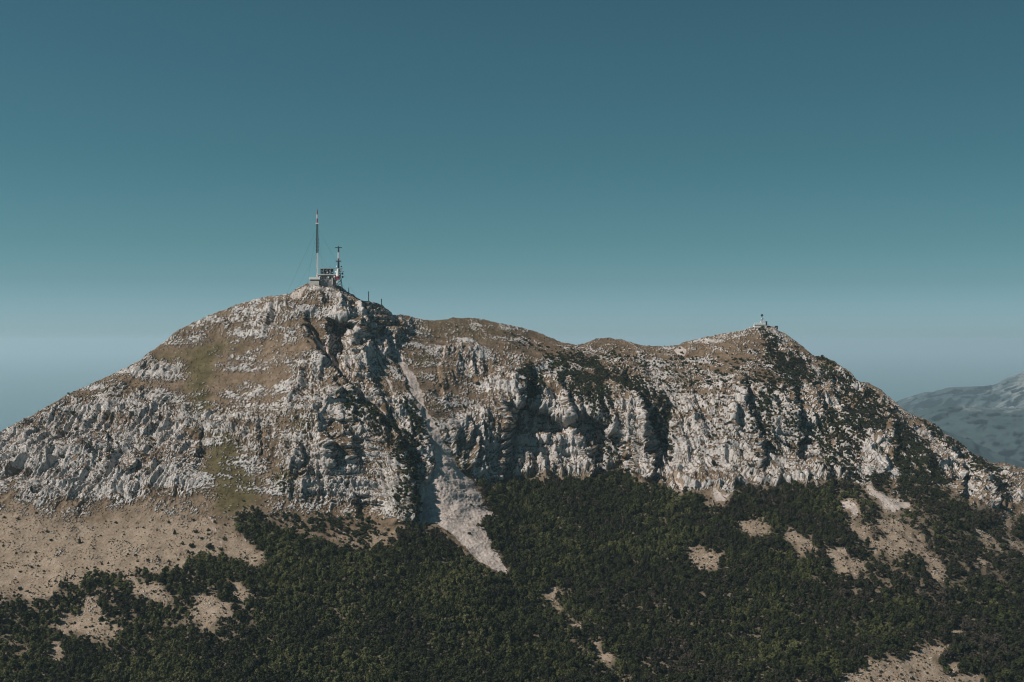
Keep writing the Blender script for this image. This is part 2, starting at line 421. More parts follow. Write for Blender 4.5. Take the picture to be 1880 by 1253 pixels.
SCREE = [
    [(725, 632), (733, 640), (750, 668), (767, 704), (781, 738), (792, 764), (806, 790), (822, 815), (834, 836), (848, 858), (870, 890), (885, 920), (905, 945), (914, 974), (906, 966), (893, 955), (880, 952), (890, 975),
     (906, 1000), (922, 1030), (934, 1050), (926, 1058), (905, 1046), (885, 1032), (865, 1016), (850, 1000), (838, 985), (820, 970), (795, 960), (770, 965), (762, 930), (772, 892), (785, 876), (800, 855), (800, 820), (790, 795), (778, 766), (766, 738), (752, 708), (738, 672)],
    [(1587, 892), (1605, 900), (1625, 908), (1640, 915), (1650, 912), (1671, 922), (1668, 929), (1655, 935), (1645, 943), (1625, 937), (1612, 925), (1597, 908)],
    [(1543, 924), (1556, 920), (1572, 932), (1578, 948), (1566, 952), (1560, 938), (1548, 936)],
    [(1306, 904), (1316, 902), (1326, 914), (1336, 910), (1330, 922), (1314, 920)],
    [(1238, 884), (1246, 886), (1256, 905), (1250, 908)],
    ([(366, 912), (374, 912), (392, 950), (404, 985), (420, 1006), (424, 1016), (408, 1006), (392, 975), (380, 950)], 0.5),
    ([(528, 545), (545, 532), (560, 524), (570, 520), (568, 526), (556, 540), (548, 552), (536, 552)], 0.6),
    [(1238, 644), (1252, 636), (1262, 644), (1256, 656), (1244, 656)],
    [(688, 640), (692, 640), (719, 700), (738, 742), (735, 743), (714, 700)],
    [(556, 600), (559, 599), (606, 648), (637, 690), (634, 691), (601, 650)],
    [(674, 735), (678, 735), (727, 775), (768, 812), (765, 814), (722, 777)],
]
GREEN = [
    ([(985, 1060), (1015, 1065), (1180, 1253), (1120, 1253)], 0.7),
    ([(258, 664), (300, 650), (340, 640), (400, 632), (450, 640), (400, 650), (340, 664), (290, 668)], 0.6),
    ([(345, 640), (420, 630), (400, 660), (385, 700), (380, 760), (360, 800), (352, 760), (345, 700)], 0.8),
    ([(400, 790), (440, 820), (450, 870), (480, 890), (470, 930), (420, 955), (395, 930), (392, 880), (375, 860)], 0.8),
    ([(505, 868), (525, 870), (545, 905), (530, 910), (512, 892)], 1.0),
    ([(545, 770), (580, 770), (582, 790), (545, 795)], 0.8),
    ([(770, 655), (800, 650), (800, 664), (775, 668)], 0.8),
    ([(670, 635), (700, 640), (705, 680), (690, 695), (672, 680)], 0.5),
    ([(680, 730), (740, 720), (790, 790), (760, 800)], 0.5),
    ([(740, 585), (900, 590), (960, 620), (900, 625), (800, 615)], 0.35),
    ([(830, 810), (850, 840), (870, 880), (860, 885), (842, 850)], 0.9),
    ([(700, 810), (760, 960), (700, 930)], 0.2),
]
SCRUB = [
    ([(955, 678), (985, 672), (1000, 700), (988, 735), (975, 742), (957, 725)], 0.8),
    ([(1000, 660), (1035, 665), (1070, 692), (1110, 690), (1120, 720), (1125, 775), (1112, 800), (1090, 780), (1078, 745), (1050, 735), (1038, 700), (1010, 684)], 0.75),
    ([(1040, 655), (1080, 660), (1105, 672), (1140, 690), (1180, 705), (1212, 722), (1236, 745), (1236, 800), (1228, 840), (1205, 815), (1192, 785), (1182, 745), (1150, 712), (1110, 692), (1080, 682)], 0.7),
    ([(1092, 770), (1130, 800), (1150, 850), (1156, 874), (1095, 870), (1086, 820)], 0.3),  # bushes added in the hollow to darken its shaded half
    ([(1370, 740), (1395, 740), (1410, 700), (1426, 730), (1415, 780), (1425, 830), (1400, 848), (1386, 800)], 0.75),
    ([(1398, 606), (1425, 622), (1450, 652), (1475, 662), (1490, 700), (1472, 706), (1440, 690), (1420, 662), (1404, 640)], 0.85),
    ([(1360, 690), (1400, 700), (1460, 690), (1480, 720), (1440, 730), (1400, 725), (1370, 715)], 0.4),
    ([(1498, 656), (1525, 680), (1560, 708), (1600, 730), (1642, 760), (1640, 776), (1600, 750), (1570, 735), (1540, 706), (1513, 685)], 0.9),
    ([(1550, 740), (1590, 735), (1620, 770), (1620, 795), (1590, 805), (1560, 795), (1548, 770)], 0.92),
    ([(1480, 790), (1530, 762), (1560, 790), (1590, 805), (1583, 830), (1560, 850), (1530, 840), (1500, 826), (1472, 808)], 0.7),
    ([(1510, 838), (1560, 852), (1580, 884), (1540, 882), (1500, 866)], 0.55),
    ([(1640, 780), (1680, 800), (1700, 830), (1720, 860), (1740, 880), (1738, 915), (1700, 912), (1660, 892), (1642, 850), (1636, 810)], 0.85),
    ([(1680, 768), (1720, 784), (1760, 818), (1800, 848), (1826, 864), (1852, 905), (1842, 908), (1800, 874), (1760, 834), (1700, 790)], 0.65),
    ([(1590, 872), (1640, 890), (1700, 905), (1690, 925), (1640, 904), (1600, 890)], 0.9),
    ([(1430, 760), (1475, 770), (1500, 800), (1480, 830), (1440, 815)], 0.4),
    ([(1520, 690), (1560, 720), (1580, 740), (1550, 740), (1525, 712)], 0.35),
    ([(690, 765), (740, 788), (770, 830), (765, 880), (745, 870), (720, 815)], 0.8),  # real scrub, thickened from here to the spur's foot to deepen its shade
    ([(735, 730), (762, 748), (778, 785), (774, 806), (756, 782)], 0.6),
    ([(620, 715), (650, 735), (690, 755), (705, 785), (690, 795), (645, 768)], 0.6),
    ([(745, 870), (765, 880), (766, 950), (745, 955)], 0.5),
    ([(480, 945), (560, 950), (640, 956), (740, 962), (700, 985), (660, 994), (600, 978), (540, 962)], 0.55),
    ([(505, 882), (530, 888), (548, 915), (520, 906)], 0.6),
    ([(1180, 660), (1260, 655), (1440, 660), (1460, 690), (1360, 720), (1280, 730), (1230, 720)], 0.07),
    ([(960, 625), (1050, 645), (1180, 650), (1180, 690), (1090, 670), (1000, 660)], 0.08),
    ([(900, 595), (960, 615), (1000, 650), (960, 650)], 0.03),
    ([(1280, 700), (1360, 700), (1420, 860), (1330, 870), (1260, 780)], 0.04),
]

# ------------------------------------------------------------------ coarse rasters in photo space
class Raster:
    def __init__(s, x0, x1, y0, y1, st):
        s.x0, s.y0, s.st = x0, y0, st
        s.xs = np.arange(x0, x1 + st, st, dtype=np.float32); s.ys = np.arange(y0, y1 + st, st, dtype=np.float32)
        s.px, s.py = np.meshgrid(s.xs, s.ys)
    def at(s, a, px, py):
        u = np.clip((px - s.x0) / s.st, 0, len(s.xs) - 1.001); v = np.clip((py - s.y0) / s.st, 0, len(s.ys) - 1.001)
        i = u.astype(np.int32); j = v.astype(np.int32); fu = u - i; fv = v - j
        return (a[j, i] * (1 - fu) + a[j, i + 1] * fu) * (1 - fv) + (a[j + 1, i] * (1 - fu) + a[j + 1, i + 1] * fu) * fv

RB = Raster(-820, 2820, 480, 1340, 20)          # depth
RM = Raster(-360, 2241, 500, 1340, 3)           # cover

def tps():
    P = np.array(CTRL, dtype=np.float64)
    xy = P[:, :2] / 500.0
    d = np.linalg.norm(xy[:, None] - xy[None], axis=2)
    K = np.where(d > 0, d * d * np.log(np.maximum(d, 1e-9)), 0)
    n = len(P)
    A = np.zeros((n + 3, n + 3)); A[:n, :n] = K + np.eye(n) * 0.004
    A[:n, n] = 1; A[:n, n + 1:] = xy; A[n, :n] = 1; A[n + 1:, :n] = xy.T
    w = np.linalg.solve(A, np.concatenate([P[:, 2], np.zeros(3)]))
    q = np.stack([RB.px.ravel(), RB.py.ravel()], 1).astype(np.float64) / 500.0
    dq = np.linalg.norm(q[:, None] - xy[None], axis=2)
    Kq = np.where(dq > 0, dq * dq * np.log(np.maximum(dq, 1e-9)), 0)
    return (Kq @ w[:n] + w[n] + q @ w[n + 1:]).reshape(RB.px.shape)

DEPTH = tps()

wx = RM.px + 7 * gnoise(RM.px / 26, RM.py / 26, RM.px * 0, 1) + 4 * gnoise(RM.px / 9, RM.py / 9, RM.px * 0, 2)
wy = RM.py + 6 * gnoise(RM.px / 26, RM.py / 26, RM.px * 0 + 9, 3) + 4 * gnoise(RM.px / 9, RM.py / 9, RM.px * 0 + 9, 4)

def cover(polys, feather=3.0, warp=1.0, grow=0.0):
    out = np.zeros(RM.px.shape, dtype=np.float32)
    X = RM.px + (wx - RM.px) * warp; Y = RM.py + (wy - RM.py) * warp
    for p in polys:
        w = 1.0
        if isinstance(p, tuple): p, w = p
        xs = [a[0] for a in p]; ys = [a[1] for a in p]
        i0 = max(0, int((min(xs) - 25 - RM.x0) / RM.st)); i1 = min(len(RM.xs), int((max(xs) + 25 - RM.x0) / RM.st) + 1)
        j0 = max(0, int((min(ys) - 25 - RM.y0) / RM.st)); j1 = min(len(RM.ys), int((max(ys) + 25 - RM.y0) / RM.st) + 1)
        if i1 <= i0 or j1 <= j0: continue
        sl = np.s_[j0:j1, i0:i1]
        out[sl] = np.maximum(out[sl], w * smooth(-feather, feather, poly_sd(X[sl], Y[sl], p) + grow))
    return out

M_forest = cover([FOREST], 7, 1.3)
M_hole = np.maximum(cover(HOLES, 5, 1.8, 4), cover(SCREE[1:5], 3, 0.6, 5))
M_forest = M_forest * (1 - M_hole)
M_tan = np.maximum(np.maximum(cover([TANZONE], 26, 3.0), M_hole), M_forest)
M_scree = cover(SCREE, 4, 0.6)
M_green = cover(GREEN, 14)
M_scrub = cover(SCRUB, 9, 1.6) * (1 - M_forest) * smooth(-0.62, -0.05, gnoise(RM.px / 15, RM.py / 15, RM.px * 0, 95) + 0.5 * gnoise(RM.px / 6, RM.py / 6, RM.px * 0, 96))
rk = np.array([[int(c) for c in r] for r in ROCKROWS], dtype=np.float32) / 9.0
ru = np.clip((wx - 20) / 40, 0, 45.999); rv = np.clip((wy - 525) / 30, 0, 14.999)
ri = ru.astype(int); rj = rv.astype(int); fu = ru - ri; fv = rv - rj
M_rock = (rk[rj, ri] * (1 - fu) + rk[rj, ri + 1] * fu) * (1 - fv) + (rk[rj + 1, ri] * (1 - fu) + rk[rj + 1, ri + 1] * fu) * fv
M_rock = np.clip(M_rock + 0.14 * smooth(520, 380, RM.px) * smooth(700, 760, RM.py) * smooth(940, 890, RM.py + 45 * gnoise(RM.px / 70, RM.py / 50, RM.px * 0, 150) + 18 * gnoise(RM.px / 18, RM.py / 18, RM.px * 0, 151)) * (1 - M_green), 0, 1)

# ------------------------------------------------------------------ the mountain: surface grid
def build_mountain():
    ins = np.arange(-60, 1941, 1.5)
    cols = np.concatenate([np.arange(-780, -60, 24), ins, np.arange(1950, 2780, 24)]).astype(np.float32)
    NR = 620
    sx = np.array([p[0] for p in SKY]); sy = np.array([p[1] for p in SKY])
    skyy = np.interp(cols, sx, sy).astype(np.float32)
    skyy = skyy + 1.6 * gnoise(cols / 14, cols * 0, cols * 0, 61) + 1.0 * gnoise(cols / 5, cols * 0, cols * 0, 62)
    v = (np.arange(NR) / (NR - 1)).astype(np.float32)[:, None]
    py = 1330.0 + (skyy[None, :] - 1330.0) * v
    px = np.broadcast_to(cols[None, :], py.shape).astype(np.float32)
    Y = RB.at(DEPTH, px, py).astype(np.float32)
    # proud edges
    jx = px + 5 * gnoise(px / 17, py / 17, px * 0, 21) + 3 * gnoise(px / 6, py / 6, px * 0, 22)
    jy = py + 5 * gnoise(px / 17, py / 17, px * 0 + 5, 23)
    for pts, A, wl, B, wr in STEPS:
        xs = [a[0] for a in pts]; ys = [a[1] for a in pts]
        c0, c1 = np.searchsorted(cols, [min(xs) - 3 * wl, max(xs) + 3 * wr])
        rows = np.where((py[:, c0:c1].min(1) < max(ys) + 90) & (py[:, c0:c1].max(1) > min(ys) - 90))[0]
        if len(rows) == 0: continue
        sl = np.s_[rows[0]:rows[-1] + 1, c0:c1]
        d, s, t = seg_dist(jx[sl], jy[sl], pts)
        s = s                                         # walked downwards: positive = left in the picture is where cross > 0
        left = s > 0
        fade = smooth(0, 0.12, t) * smooth(1.0, 0.9, t)
        ex = np.where(left, np.exp(-d / wl) * -A, np.exp(-d / wr) * B)
        ex *= smooth(0, 3.0, d) * fade
        Y[sl] += ex
    for pts, depth, ed in DENTS:
        xs = [a[0] for a in pts]; ys = [a[1] for a in pts]
        c0, c1 = np.searchsorted(cols, [min(xs) - 30, max(xs) + 30])
        rows = np.where((py[:, c0:c1].min(1) < max(ys) + 30) & (py[:, c0:c1].max(1) > min(ys) - 30))[0]
        sl = np.s_[rows[0]:rows[-1] + 1, c0:c1]
        Y[sl] += depth * smooth(-ed, ed, poly_sd(jx[sl], jy[sl], pts))
    P = np.stack([(px - CX) / F * Y, Y, (CY - py) / F * Y], axis=2)

    def normals(P, blur=0):
        du = np.gradient(P, axis=1); dv = np.gradient(P, axis=0)
        n = np.cross(du, dv)
        n /= np.maximum(np.linalg.norm(n, axis=2, keepdims=True), 1e-6)
        for _ in range(blur):
            q = np.pad(n, ((2, 2), (2, 2), (0, 0)), mode='edge')
            n = sum(q[i:i + n.shape[0], j:j + n.shape[1]] for i in (0, 2, 4) for j in (0, 2, 4))
            n /= np.maximum(np.linalg.norm(n, axis=2, keepdims=True), 1e-6)
        return n
    N = normals(P, 3)
    R = RM.at(M_rock, px, py); FO = RM.at(M_forest, px, py); TA = RM.at(M_tan, px, py); SCR = RM.at(M_scree, px, py); GRN = RM.at(M_green, px, py); SB = RM.at(M_scrub, px, py)
    R = np.clip(R - 0.5 * SCR, 0, 1) * (1 - 0.8 * FO)
    x, y, z = P[..., 0], P[..., 1], P[..., 2]
    w1 = gnoise(x / 55, y / 55, z / 55, 31); w2 = gnoise(x / 60 + 7, y / 60, z / 60, 32)
    x = x + 4.5 * w1; y = y + 4.5 * w2
    cliff = smooth(0.52, 0.88, R)
    half = smooth(0.35, 0.8, R)
    lean = np.interp(px, [0, 350, 450, 600, 700, 800, 900, 1300, 1500, 1880], [0.4, 0.3, 0.0, 0.0, -0.4, -0.3, 0.0, 0.0, -0.35, -0.45]).astype(np.float32)
    xr = x - lean * z                                            # ribs run down the face and lean with the slope
    r1 = 1 - np.abs(gnoise(xr / 46, y / 120, z / 160, 33)) * 2.2
    r2 = 1 - np.abs(gnoise(xr / 17, y / 80, z / 110, 34)) * 2.2
    r4 = 1 - np.abs(gnoise(xr / 6.5, y / 30, z / 42, 44)) * 2.2
    n45 = gnoise(x / 50, y / 50, z / 40, 45)
    n7 = gnoise(x / 8.5, y / 8.5, z / 12, 35)
    n3 = gnoise(x / 3.8, y / 3.8, z / 4.6, 36)
    n2 = gnoise(x / 1.9, y / 1.9, z / 1.9, 37)
    n20 = gnoise(x / 24, y / 24, z / 18, 38)
    n90 = gnoise(x / 95, y / 95, z / 95, 39)

    def blocks(sx, sz, seed):
        """fractured blocks: each warped cell stands out by its own amount"""
        a = xr / sx + 0.25 * n7 + 0.2 * n3; b = y / (2.5 * sx) + 0.3 * n20; c = z / sz + 0.35 * n7 + 0.25 * n20
        h = (np.floor(a).astype(np.int64).astype(np.uint32) * np.uint32(73856093)) ^ (np.floor(b).astype(np.int64).astype(np.uint32) * np.uint32(19349663)) ^ (np.floor(c).astype(np.int64).astype(np.uint32) * np.uint32(83492791)) ^ np.uint32(seed * 7919)
        h = (h ^ (h >> np.uint32(15))) * np.uint32(2246822519); h = (h ^ (h >> np.uint32(13))) * np.uint32(3266489917)
        return ((h >> np.uint32(9)) & np.uint32(1023)).astype(np.float32) / 512.0 - 1.0
    b13 = blocks(13, 24, 1); b6 = blocks(6.5, 9, 2); b3 = blocks(3.2, 3.8, 3)
    zb = z + 3 * w1 + 0.8 * n20 + 0.05 * x
    fr = zb / 12.5 - np.floor(zb / 12.5)
    bed = smooth(0.0, 0.10, fr) * smooth(1.0, 0.45, fr)         # each bed proud at its foot, stepping back to the next joint
    fr2 = zb / 4.3 - np.floor(zb / 4.3)
    bed2 = smooth(0.0, 0.2, fr2)
    d = cliff * (6.5 * r1 + 4.6 * r2 + 1.7 * r4 + 2.1 * b13 + 1.1 * b6 + 0.4 * b3 + 3.2 * bed + 1.2 * bed2 + 0.25 * n3) + half * (1.6 * r2 + 0.8 * r4 + 0.4 * b6 + 0.4 * n3 + 0.4 * n2)
    oc = 0.34 * n45 + 0.24 * n20 + 0.20 * n7 + 0.40 * n3 + 0.44 * n2 + 0.08 * b3 - 0.22 * TA
    oc = oc + 0.30 * gnoise(xr / 110, y / 220, zb / 10, 46) * (1 - TA)
    ocm = smooth(-0.07, 0.10, oc - (0.60 - R) * 0.95)
    d += (1 - cliff) * (1.0 * ocm * (0.4 + R)) * (1 - FO) + 0.35 * n3 + 5.0 * n90 + (1 - cliff) * 2.0 * n20
    d += SCR * (0.35 * n3 + 0.5 * n2 + 0.4 * n7)
    edge = smooth(0.0, 0.03, 1 - v) * 0.75 + 0.25                # the crest keeps its outline
    P = P + N * (d * edge)[..., None]
    N2 = normals(P, 0)
    flat = smooth(0.62, 0.86, N2[..., 2])
    rock = ocm * (1 - 0.75 * flat * cliff) * (1 - 0.25 * flat)
    rock = np.clip(rock, 0, 1) * (1 - SCR)

    # beyond the frame: down towards the viewer's valley, and down the far side
    nc = len(cols)
    front = []
    for k, (fy, dz) in enumerate([(0.52, -330), (0.66, -240), (0.80, -140), (0.92, -50)]):
        q = P[0].copy(); q[:, 0] *= fy; q[:, 1] *= fy; q[:, 2] += dz
        front.append(q)
    back = []
    for dy, dz in [(6, 0.3), (16, 1.5), (32, 7), (60, 24), (110, 60), (200, 130), (340, 250), (560, 430), (900, 720), (1300, 1100)]:
        q = P[-1].copy(); q[:, 1] += dy; q[:, 0] += dy * (q[:, 0] / np.maximum(q[:, 1], 1)); q[:, 2] = np.maximum(q[:, 2] - dz, -1640)
        q[:, 2] += np.minimum(dz * 0.1, 12) * gnoise(q[:, 0] / 60, q[:, 1] / 60, q[:, 2] * 0, 77)
        back.append(q)
    G = np.concatenate([np.stack(front), P, np.stack(back)], axis=0)
    nf, nb = len(front), len(back)
    def ext(a, f=0.0, b=0.4):
        return np.concatenate([np.full((nf, nc), f), a, np.full((nb, nc), b)], axis=0).astype(np.float32)
    attrs = {"rock": ext(rock, 0, 0.5), "scree": ext(SCR, 0, 0), "tan": ext(TA, 0, 0), "green": ext(GRN, 0, 0),
             "floor": ext(np.clip(FO * 0.55 + SB * 0.35, 0, 1), 1, 0)}
    nr = G.shape[0]
    idx = np.arange(nr * nc, dtype=np.int32).reshape(nr, nc)
    quads = np.stack([idx[:-1, :-1], idx[:-1, 1:], idx[1:, 1:], idx[1:, :-1]], axis=2).reshape(-1, 4)
    me = bpy.data.meshes.new("mountain")
    me.vertices.add(nr * nc); me.vertices.foreach_set("co", G.reshape(-1).astype(np.float32))
    me.loops.add(quads.size); me.loops.foreach_set("vertex_index", quads.reshape(-1))
    me.polygons.add(len(quads)); me.polygons.foreach_set("loop_start", np.arange(0, quads.size, 4, dtype=np.int32))
    me.update(calc_edges=True)
    for k, a in attrs.items():
        me.attributes.new(k, 'FLOAT', 'POINT').data.foreach_set("value", a.reshape(-1))
    me.materials.append(terrain_material())
    ob = bpy.data.objects.new("mountain", me)
    COL.objects.link(ob)
    tag(ob, "pale limestone mountain with brown turf and a wooded foot", kind="structure")
    return P, cols, skyy, NR

PG, COLS, SKYY, NR = build_mountain()

def surf(px, py):
    """points of the finished surface under photo positions"""
    px = np.asarray(px, dtype=np.float64); py = np.asarray(py, dtype=np.float64)
    c = np.interp(px, COLS, np.arange(len(COLS)))
    sk = np.interp(px, COLS, SKYY)
    r = np.clip((1330.0 - py) / (1330.0 - sk), 0, 1) * (NR - 1)
    return grid_at(r, c)

def grid_at(r, c):
    i = np.minimum(np.floor(r).astype(int), NR - 2); j = np.minimum(np.floor(c).astype(int), len(COLS) - 2)
    fr = (r - i)[..., None]; fc = (c - j)[..., None]
    return (PG[i, j] * (1 - fc) + PG[i, j + 1] * fc) * (1 - fr) + (PG[i + 1, j] * (1 - fc) + PG[i + 1, j + 1] * fc) * fr

# ------------------------------------------------------------------ far ranges, sea, haze
def far_range(name, sk, ybase, y0, y1, amp, seed, label):
    cols = np.arange(1380, 2500, 3.0); nr = 110
    s = np.interp(cols, [p[0] for p in sk], [p[1] for p in sk])
    v = (np.arange(nr) / (nr - 1))[:, None]
    py = ybase + (s[None] - ybase) * v
    px = np.broadcast_to(cols[None], py.shape)
    Y = y0 + (y1 - y0) * v ** 1.2
    Y = Y + 0 * px
    P = np.stack([(px - CX) / F * Y, Y, (CY - py) / F * Y], 2)
    x, y, z = P[..., 0], P[..., 1], P[..., 2]
    r1 = 1 - 2.2 * np.abs(gnoise(x / 1100, y / 1100, z / 1400, seed)); r2 = 1 - 2.2 * np.abs(gnoise(x / 380, y / 380, z / 500, seed + 1))
    r3 = gnoise(x / 130, y / 130, z / 130, seed + 2); r4 = gnoise(x / 50, y / 50, z / 50, seed + 3)
    d = amp * (r1 + 0.7 * r2 + 0.32 * r3 + 0.12 * r4)
    P[..., 1] -= d * 1.6; P[..., 2] += d * 0.5 * (0.25 + 0.75 * smooth(0, 0.2, 1 - v))
    n = 0.5 * gnoise(x / 500, y / 500, z / 160, seed + 5) + 0.5 * r3 + 0.35 * r4
    rows = np.concatenate([P, np.stack([P[-1] + np.array([0, dy, -dz]) for dy, dz in ((300, 60), (1200, 500), (2600, 1200))])], 0)
    nn = np.concatenate([n, np.stack([n[-1]] * 3)], 0)
    vv = np.concatenate([np.broadcast_to(v, n.shape), np.ones((3, len(cols)))], 0)
    R, Cn = rows.shape[:2]
    idx = np.arange(R * Cn).reshape(R, Cn)
    q = np.stack([idx[:-1, :-1], idx[:-1, 1:], idx[1:, 1:], idx[1:, :-1]], 2).reshape(-1, 4)
    me = bpy.data.meshes.new(name)
    me.vertices.add(R * Cn); me.vertices.foreach_set("co", rows.reshape(-1).astype(np.float32))
    me.loops.add(q.size); me.loops.foreach_set("vertex_index", q.reshape(-1).astype(np.int32))
    me.polygons.add(len(q)); me.polygons.foreach_set("loop_start", np.arange(0, q.size, 4, dtype=np.int32))
    me.update(calc_edges=True)
    ob = bpy.data.objects.new(name, me); COL.objects.link(ob)
    tag(ob, label, kind="structure")
    return ob, nn, vv, me

def far_ranges():
    m, nt, b = mat("hazed_woods_and_rock")
    a = nd(nt, "ShaderNodeAttribute"); a.attribute_name = "rock"
    n = noise_n(nt, 0.03, 6, 0.78, nd(nt, "ShaderNodeTexCoord").outputs["Object"])
    f = math_n(nt, 'ADD', a.outputs["Fac"], math_n(nt, 'MULTIPLY', math_n(nt, 'SUBTRACT', n, 0.5), 0.9))
    nt.links.new(ramp(nt, [(0.40, (0.034, 0.054, 0.056)), (0.54, (0.06, 0.078, 0.08)), (0.68, (0.165, 0.17, 0.17))], f), b.inputs["Base Color"])  # base colours carry some of the haze's blue
    hi = [(1380, 880), (1560, 800), (1640, 739), (1668, 728), (1692, 721), (1705, 721), (1740, 712), (1790, 711), (1822, 707), (1850, 696), (1880, 683), (1930, 660), (2000, 645), (2200, 650), (2500, 700)]
    ob, nn, vv, me = far_range("far_mountain", hi, 880, 19000, 25000, 190, 201, "hazy pale rocky peak far off beyond the right hand slope")
    px = np.linspace(1380, 2497, nn.shape[1])[None]
    rk = np.clip(0.22 + 0.6 * nn + 0.42 * smooth(1760, 1880, px) * smooth(0.45, 0.8, vv) + 0.1 * smooth(0.85, 1, vv), 0, 1)
    me.attributes.new("rock", 'FLOAT', 'POINT').data.foreach_set("value", rk.reshape(-1).astype(np.float32)); me.materials.append(m)
    lo = [(1380, 980), (1600, 860), (1660, 770), (1690, 753), (1720, 746), (1745, 748), (1772, 746), (1800, 748), (1850, 750), (1880, 752), (2000, 756), (2500, 790)]
    ob, nn, vv, me = far_range("far_hills", lo, 960, 11000, 16500, 95, 231, "hazy blue green wooded hills with a pale cliff band along their top")
    rk = np.clip(0.18 + 0.35 * nn + 0.42 * smooth(0.945, 0.965, vv) * smooth(1750, 1775, px), 0, 1)
    me.attributes.new("rock", 'FLOAT', 'POINT').data.foreach_set("value", rk.reshape(-1).astype(np.float32)); me.materials.append(m)
    fr = [(1380, 900), (1600, 800), (1680, 768), (1740, 790), (1800, 816), (1880, 850), (2000, 905), (2300, 1040), (2500, 1120)]
    ob, nn, vv, me = far_range("far_spur", fr, 1120, 8000, 11500, 60, 261, "hazy dark wooded spur running down to the right behind the mountain")
    rk = np.clip(0.12 + 0.32 * nn, 0, 1)
    me.attributes.new("rock", 'FLOAT', 'POINT').data.foreach_set("value", rk.reshape(-1).astype(np.float32)); me.materials.append(m)

far_ranges()

def quad_sheet(name, x0, x1, y0, y1, z, m, nx=8, ny=8):
    vs = [(x0 + (x1 - x0) * i / nx, y0 + (y1 - y0) * j / ny, z) for j in range(ny + 1) for i in range(nx + 1)]
    fs = [(j * (nx + 1) + i, j * (nx + 1) + i + 1, (j + 1) * (nx + 1) + i + 1, (j + 1) * (nx + 1) + i) for j in range(ny) for i in range(nx)]
    me = bpy.data.meshes.new(name); me.from_pydata(vs, [], fs); me.materials.append(m)
    o = bpy.data.objects.new(name, me); COL.objects.link(o)
    return o

ms, nts, bs = mat("sea_water")
nts.links.new(ramp(nts, [(0.3, (0.085, 0.155, 0.175)), (0.7, (0.10, 0.175, 0.195))], noise_n(nts, 0.0006, 4, 0.6, nd(nts, "ShaderNodeTexCoord").outputs["Object"])), bs.inputs["Base Color"])
bs.inputs["Roughness"].default_value = 0.3
bs.inputs["Specular IOR Level"].default_value = 0.5
tag(quad_sheet("sea", -99000, 99000, -3000, 190000, -1650.0, ms, 12, 16), "hazy blue sea far below behind the mountain", kind="structure")

def haze():
    x0, x1, y0, y1, z0, z1 = -100000, 100000, -4000, 191000, -1652.0, 262.0
    vs = [(x, y, z) for z in (z0, z1) for y in (y0, y1) for x in (x0, x1)]
    fs = [(0, 2, 3, 1), (4, 5, 7, 6), (0, 1, 5, 4), (2, 6, 7, 3), (0, 4, 6, 2), (1, 3, 7, 5)]
    me = bpy.data.meshes.new("haze"); me.from_pydata(vs, [], fs)
    m = bpy.data.materials.new("haze_air"); m.use_nodes = True
    nt = m.node_tree; nt.nodes.clear()
    out = nt.nodes.new("ShaderNodeOutputMaterial"); pv = nt.nodes.new("ShaderNodeVolumePrincipled")
    pv.inputs["Color"].default_value = (0.64, 0.84, 0.94, 1)
    pv.inputs["Density"].default_value = HAZE_DENSITY
    pv.inputs["Anisotropy"].default_value = 0.15
    nt.links.new(pv.outputs[0], out.inputs["Volume"])
    me.materials.append(m)
    o = bpy.data.objects.new("haze", me); COL.objects.link(o)
    tag(o, kind="stuff")
haze()

# ------------------------------------------------------------------ foliage
def leaf_material(name, stops, seed=0.0):
    m, nt, b = mat(name)
    oi = nd(nt, "ShaderNodeObjectInfo")
    tc = nd(nt, "ShaderNodeTexCoord").outputs["Object"]
    patch = noise_n(nt, 0.011, 3, 0.6, oi.outputs["Location"])
    f = math_n(nt, 'ADD', math_n(nt, 'MULTIPLY', oi.outputs["Random"], 0.55), math_n(nt, 'MULTIPLY', math_n(nt, 'SUBTRACT', math_n(nt, 'MULTIPLY', patch, 1.6), 0.4), 1.0))
    sx = nd(nt, "ShaderNodeSeparateXYZ"); nt.links.new(oi.outputs["Location"], sx.inputs[0])
    f = math_n(nt, 'SUBTRACT', f, math_n(nt, 'MULTIPLY', sx.outputs[0], 0.00022))
    f = math_n(nt, 'ADD', f, math_n(nt, 'MULTIPLY', math_n(nt, 'SUBTRACT', noise_n(nt, 0.9, 2, 0.6, tc), 0.5), 0.5))
    nt.links.new(ramp(nt, stops, math_n(nt, 'SUBTRACT', f, 0.15)), b.inputs["Base Color"])
    b.inputs["Roughness"].default_value = 0.75
    b.inputs["Specular IOR Level"].default_value = 0.12
    return m

LEAF = leaf_material("woodland_leaves", [(0.02, (0.080, 0.066, 0.050)), (0.14, (0.038, 0.034, 0.026)), (0.32, (0.024, 0.028, 0.017)), (0.52, (0.036, 0.043, 0.019)), (0.70, (0.058, 0.067, 0.025)), (0.90, (0.11, 0.114, 0.047))])
SHRUBLEAF = leaf_material("scrub_leaves", [(0.15, (0.036, 0.034, 0.024)), (0.45, (0.028, 0.036, 0.018)), (0.8, (0.044, 0.056, 0.024))])
NEEDLE = leaf_material("conifer_needles", [(0.2, (0.018, 0.026, 0.016)), (0.8, (0.032, 0.044, 0.024))])
BARK = flat_mat("grey_bark", (0.16, 0.14, 0.12), 0.95, 0.3, 1.2)

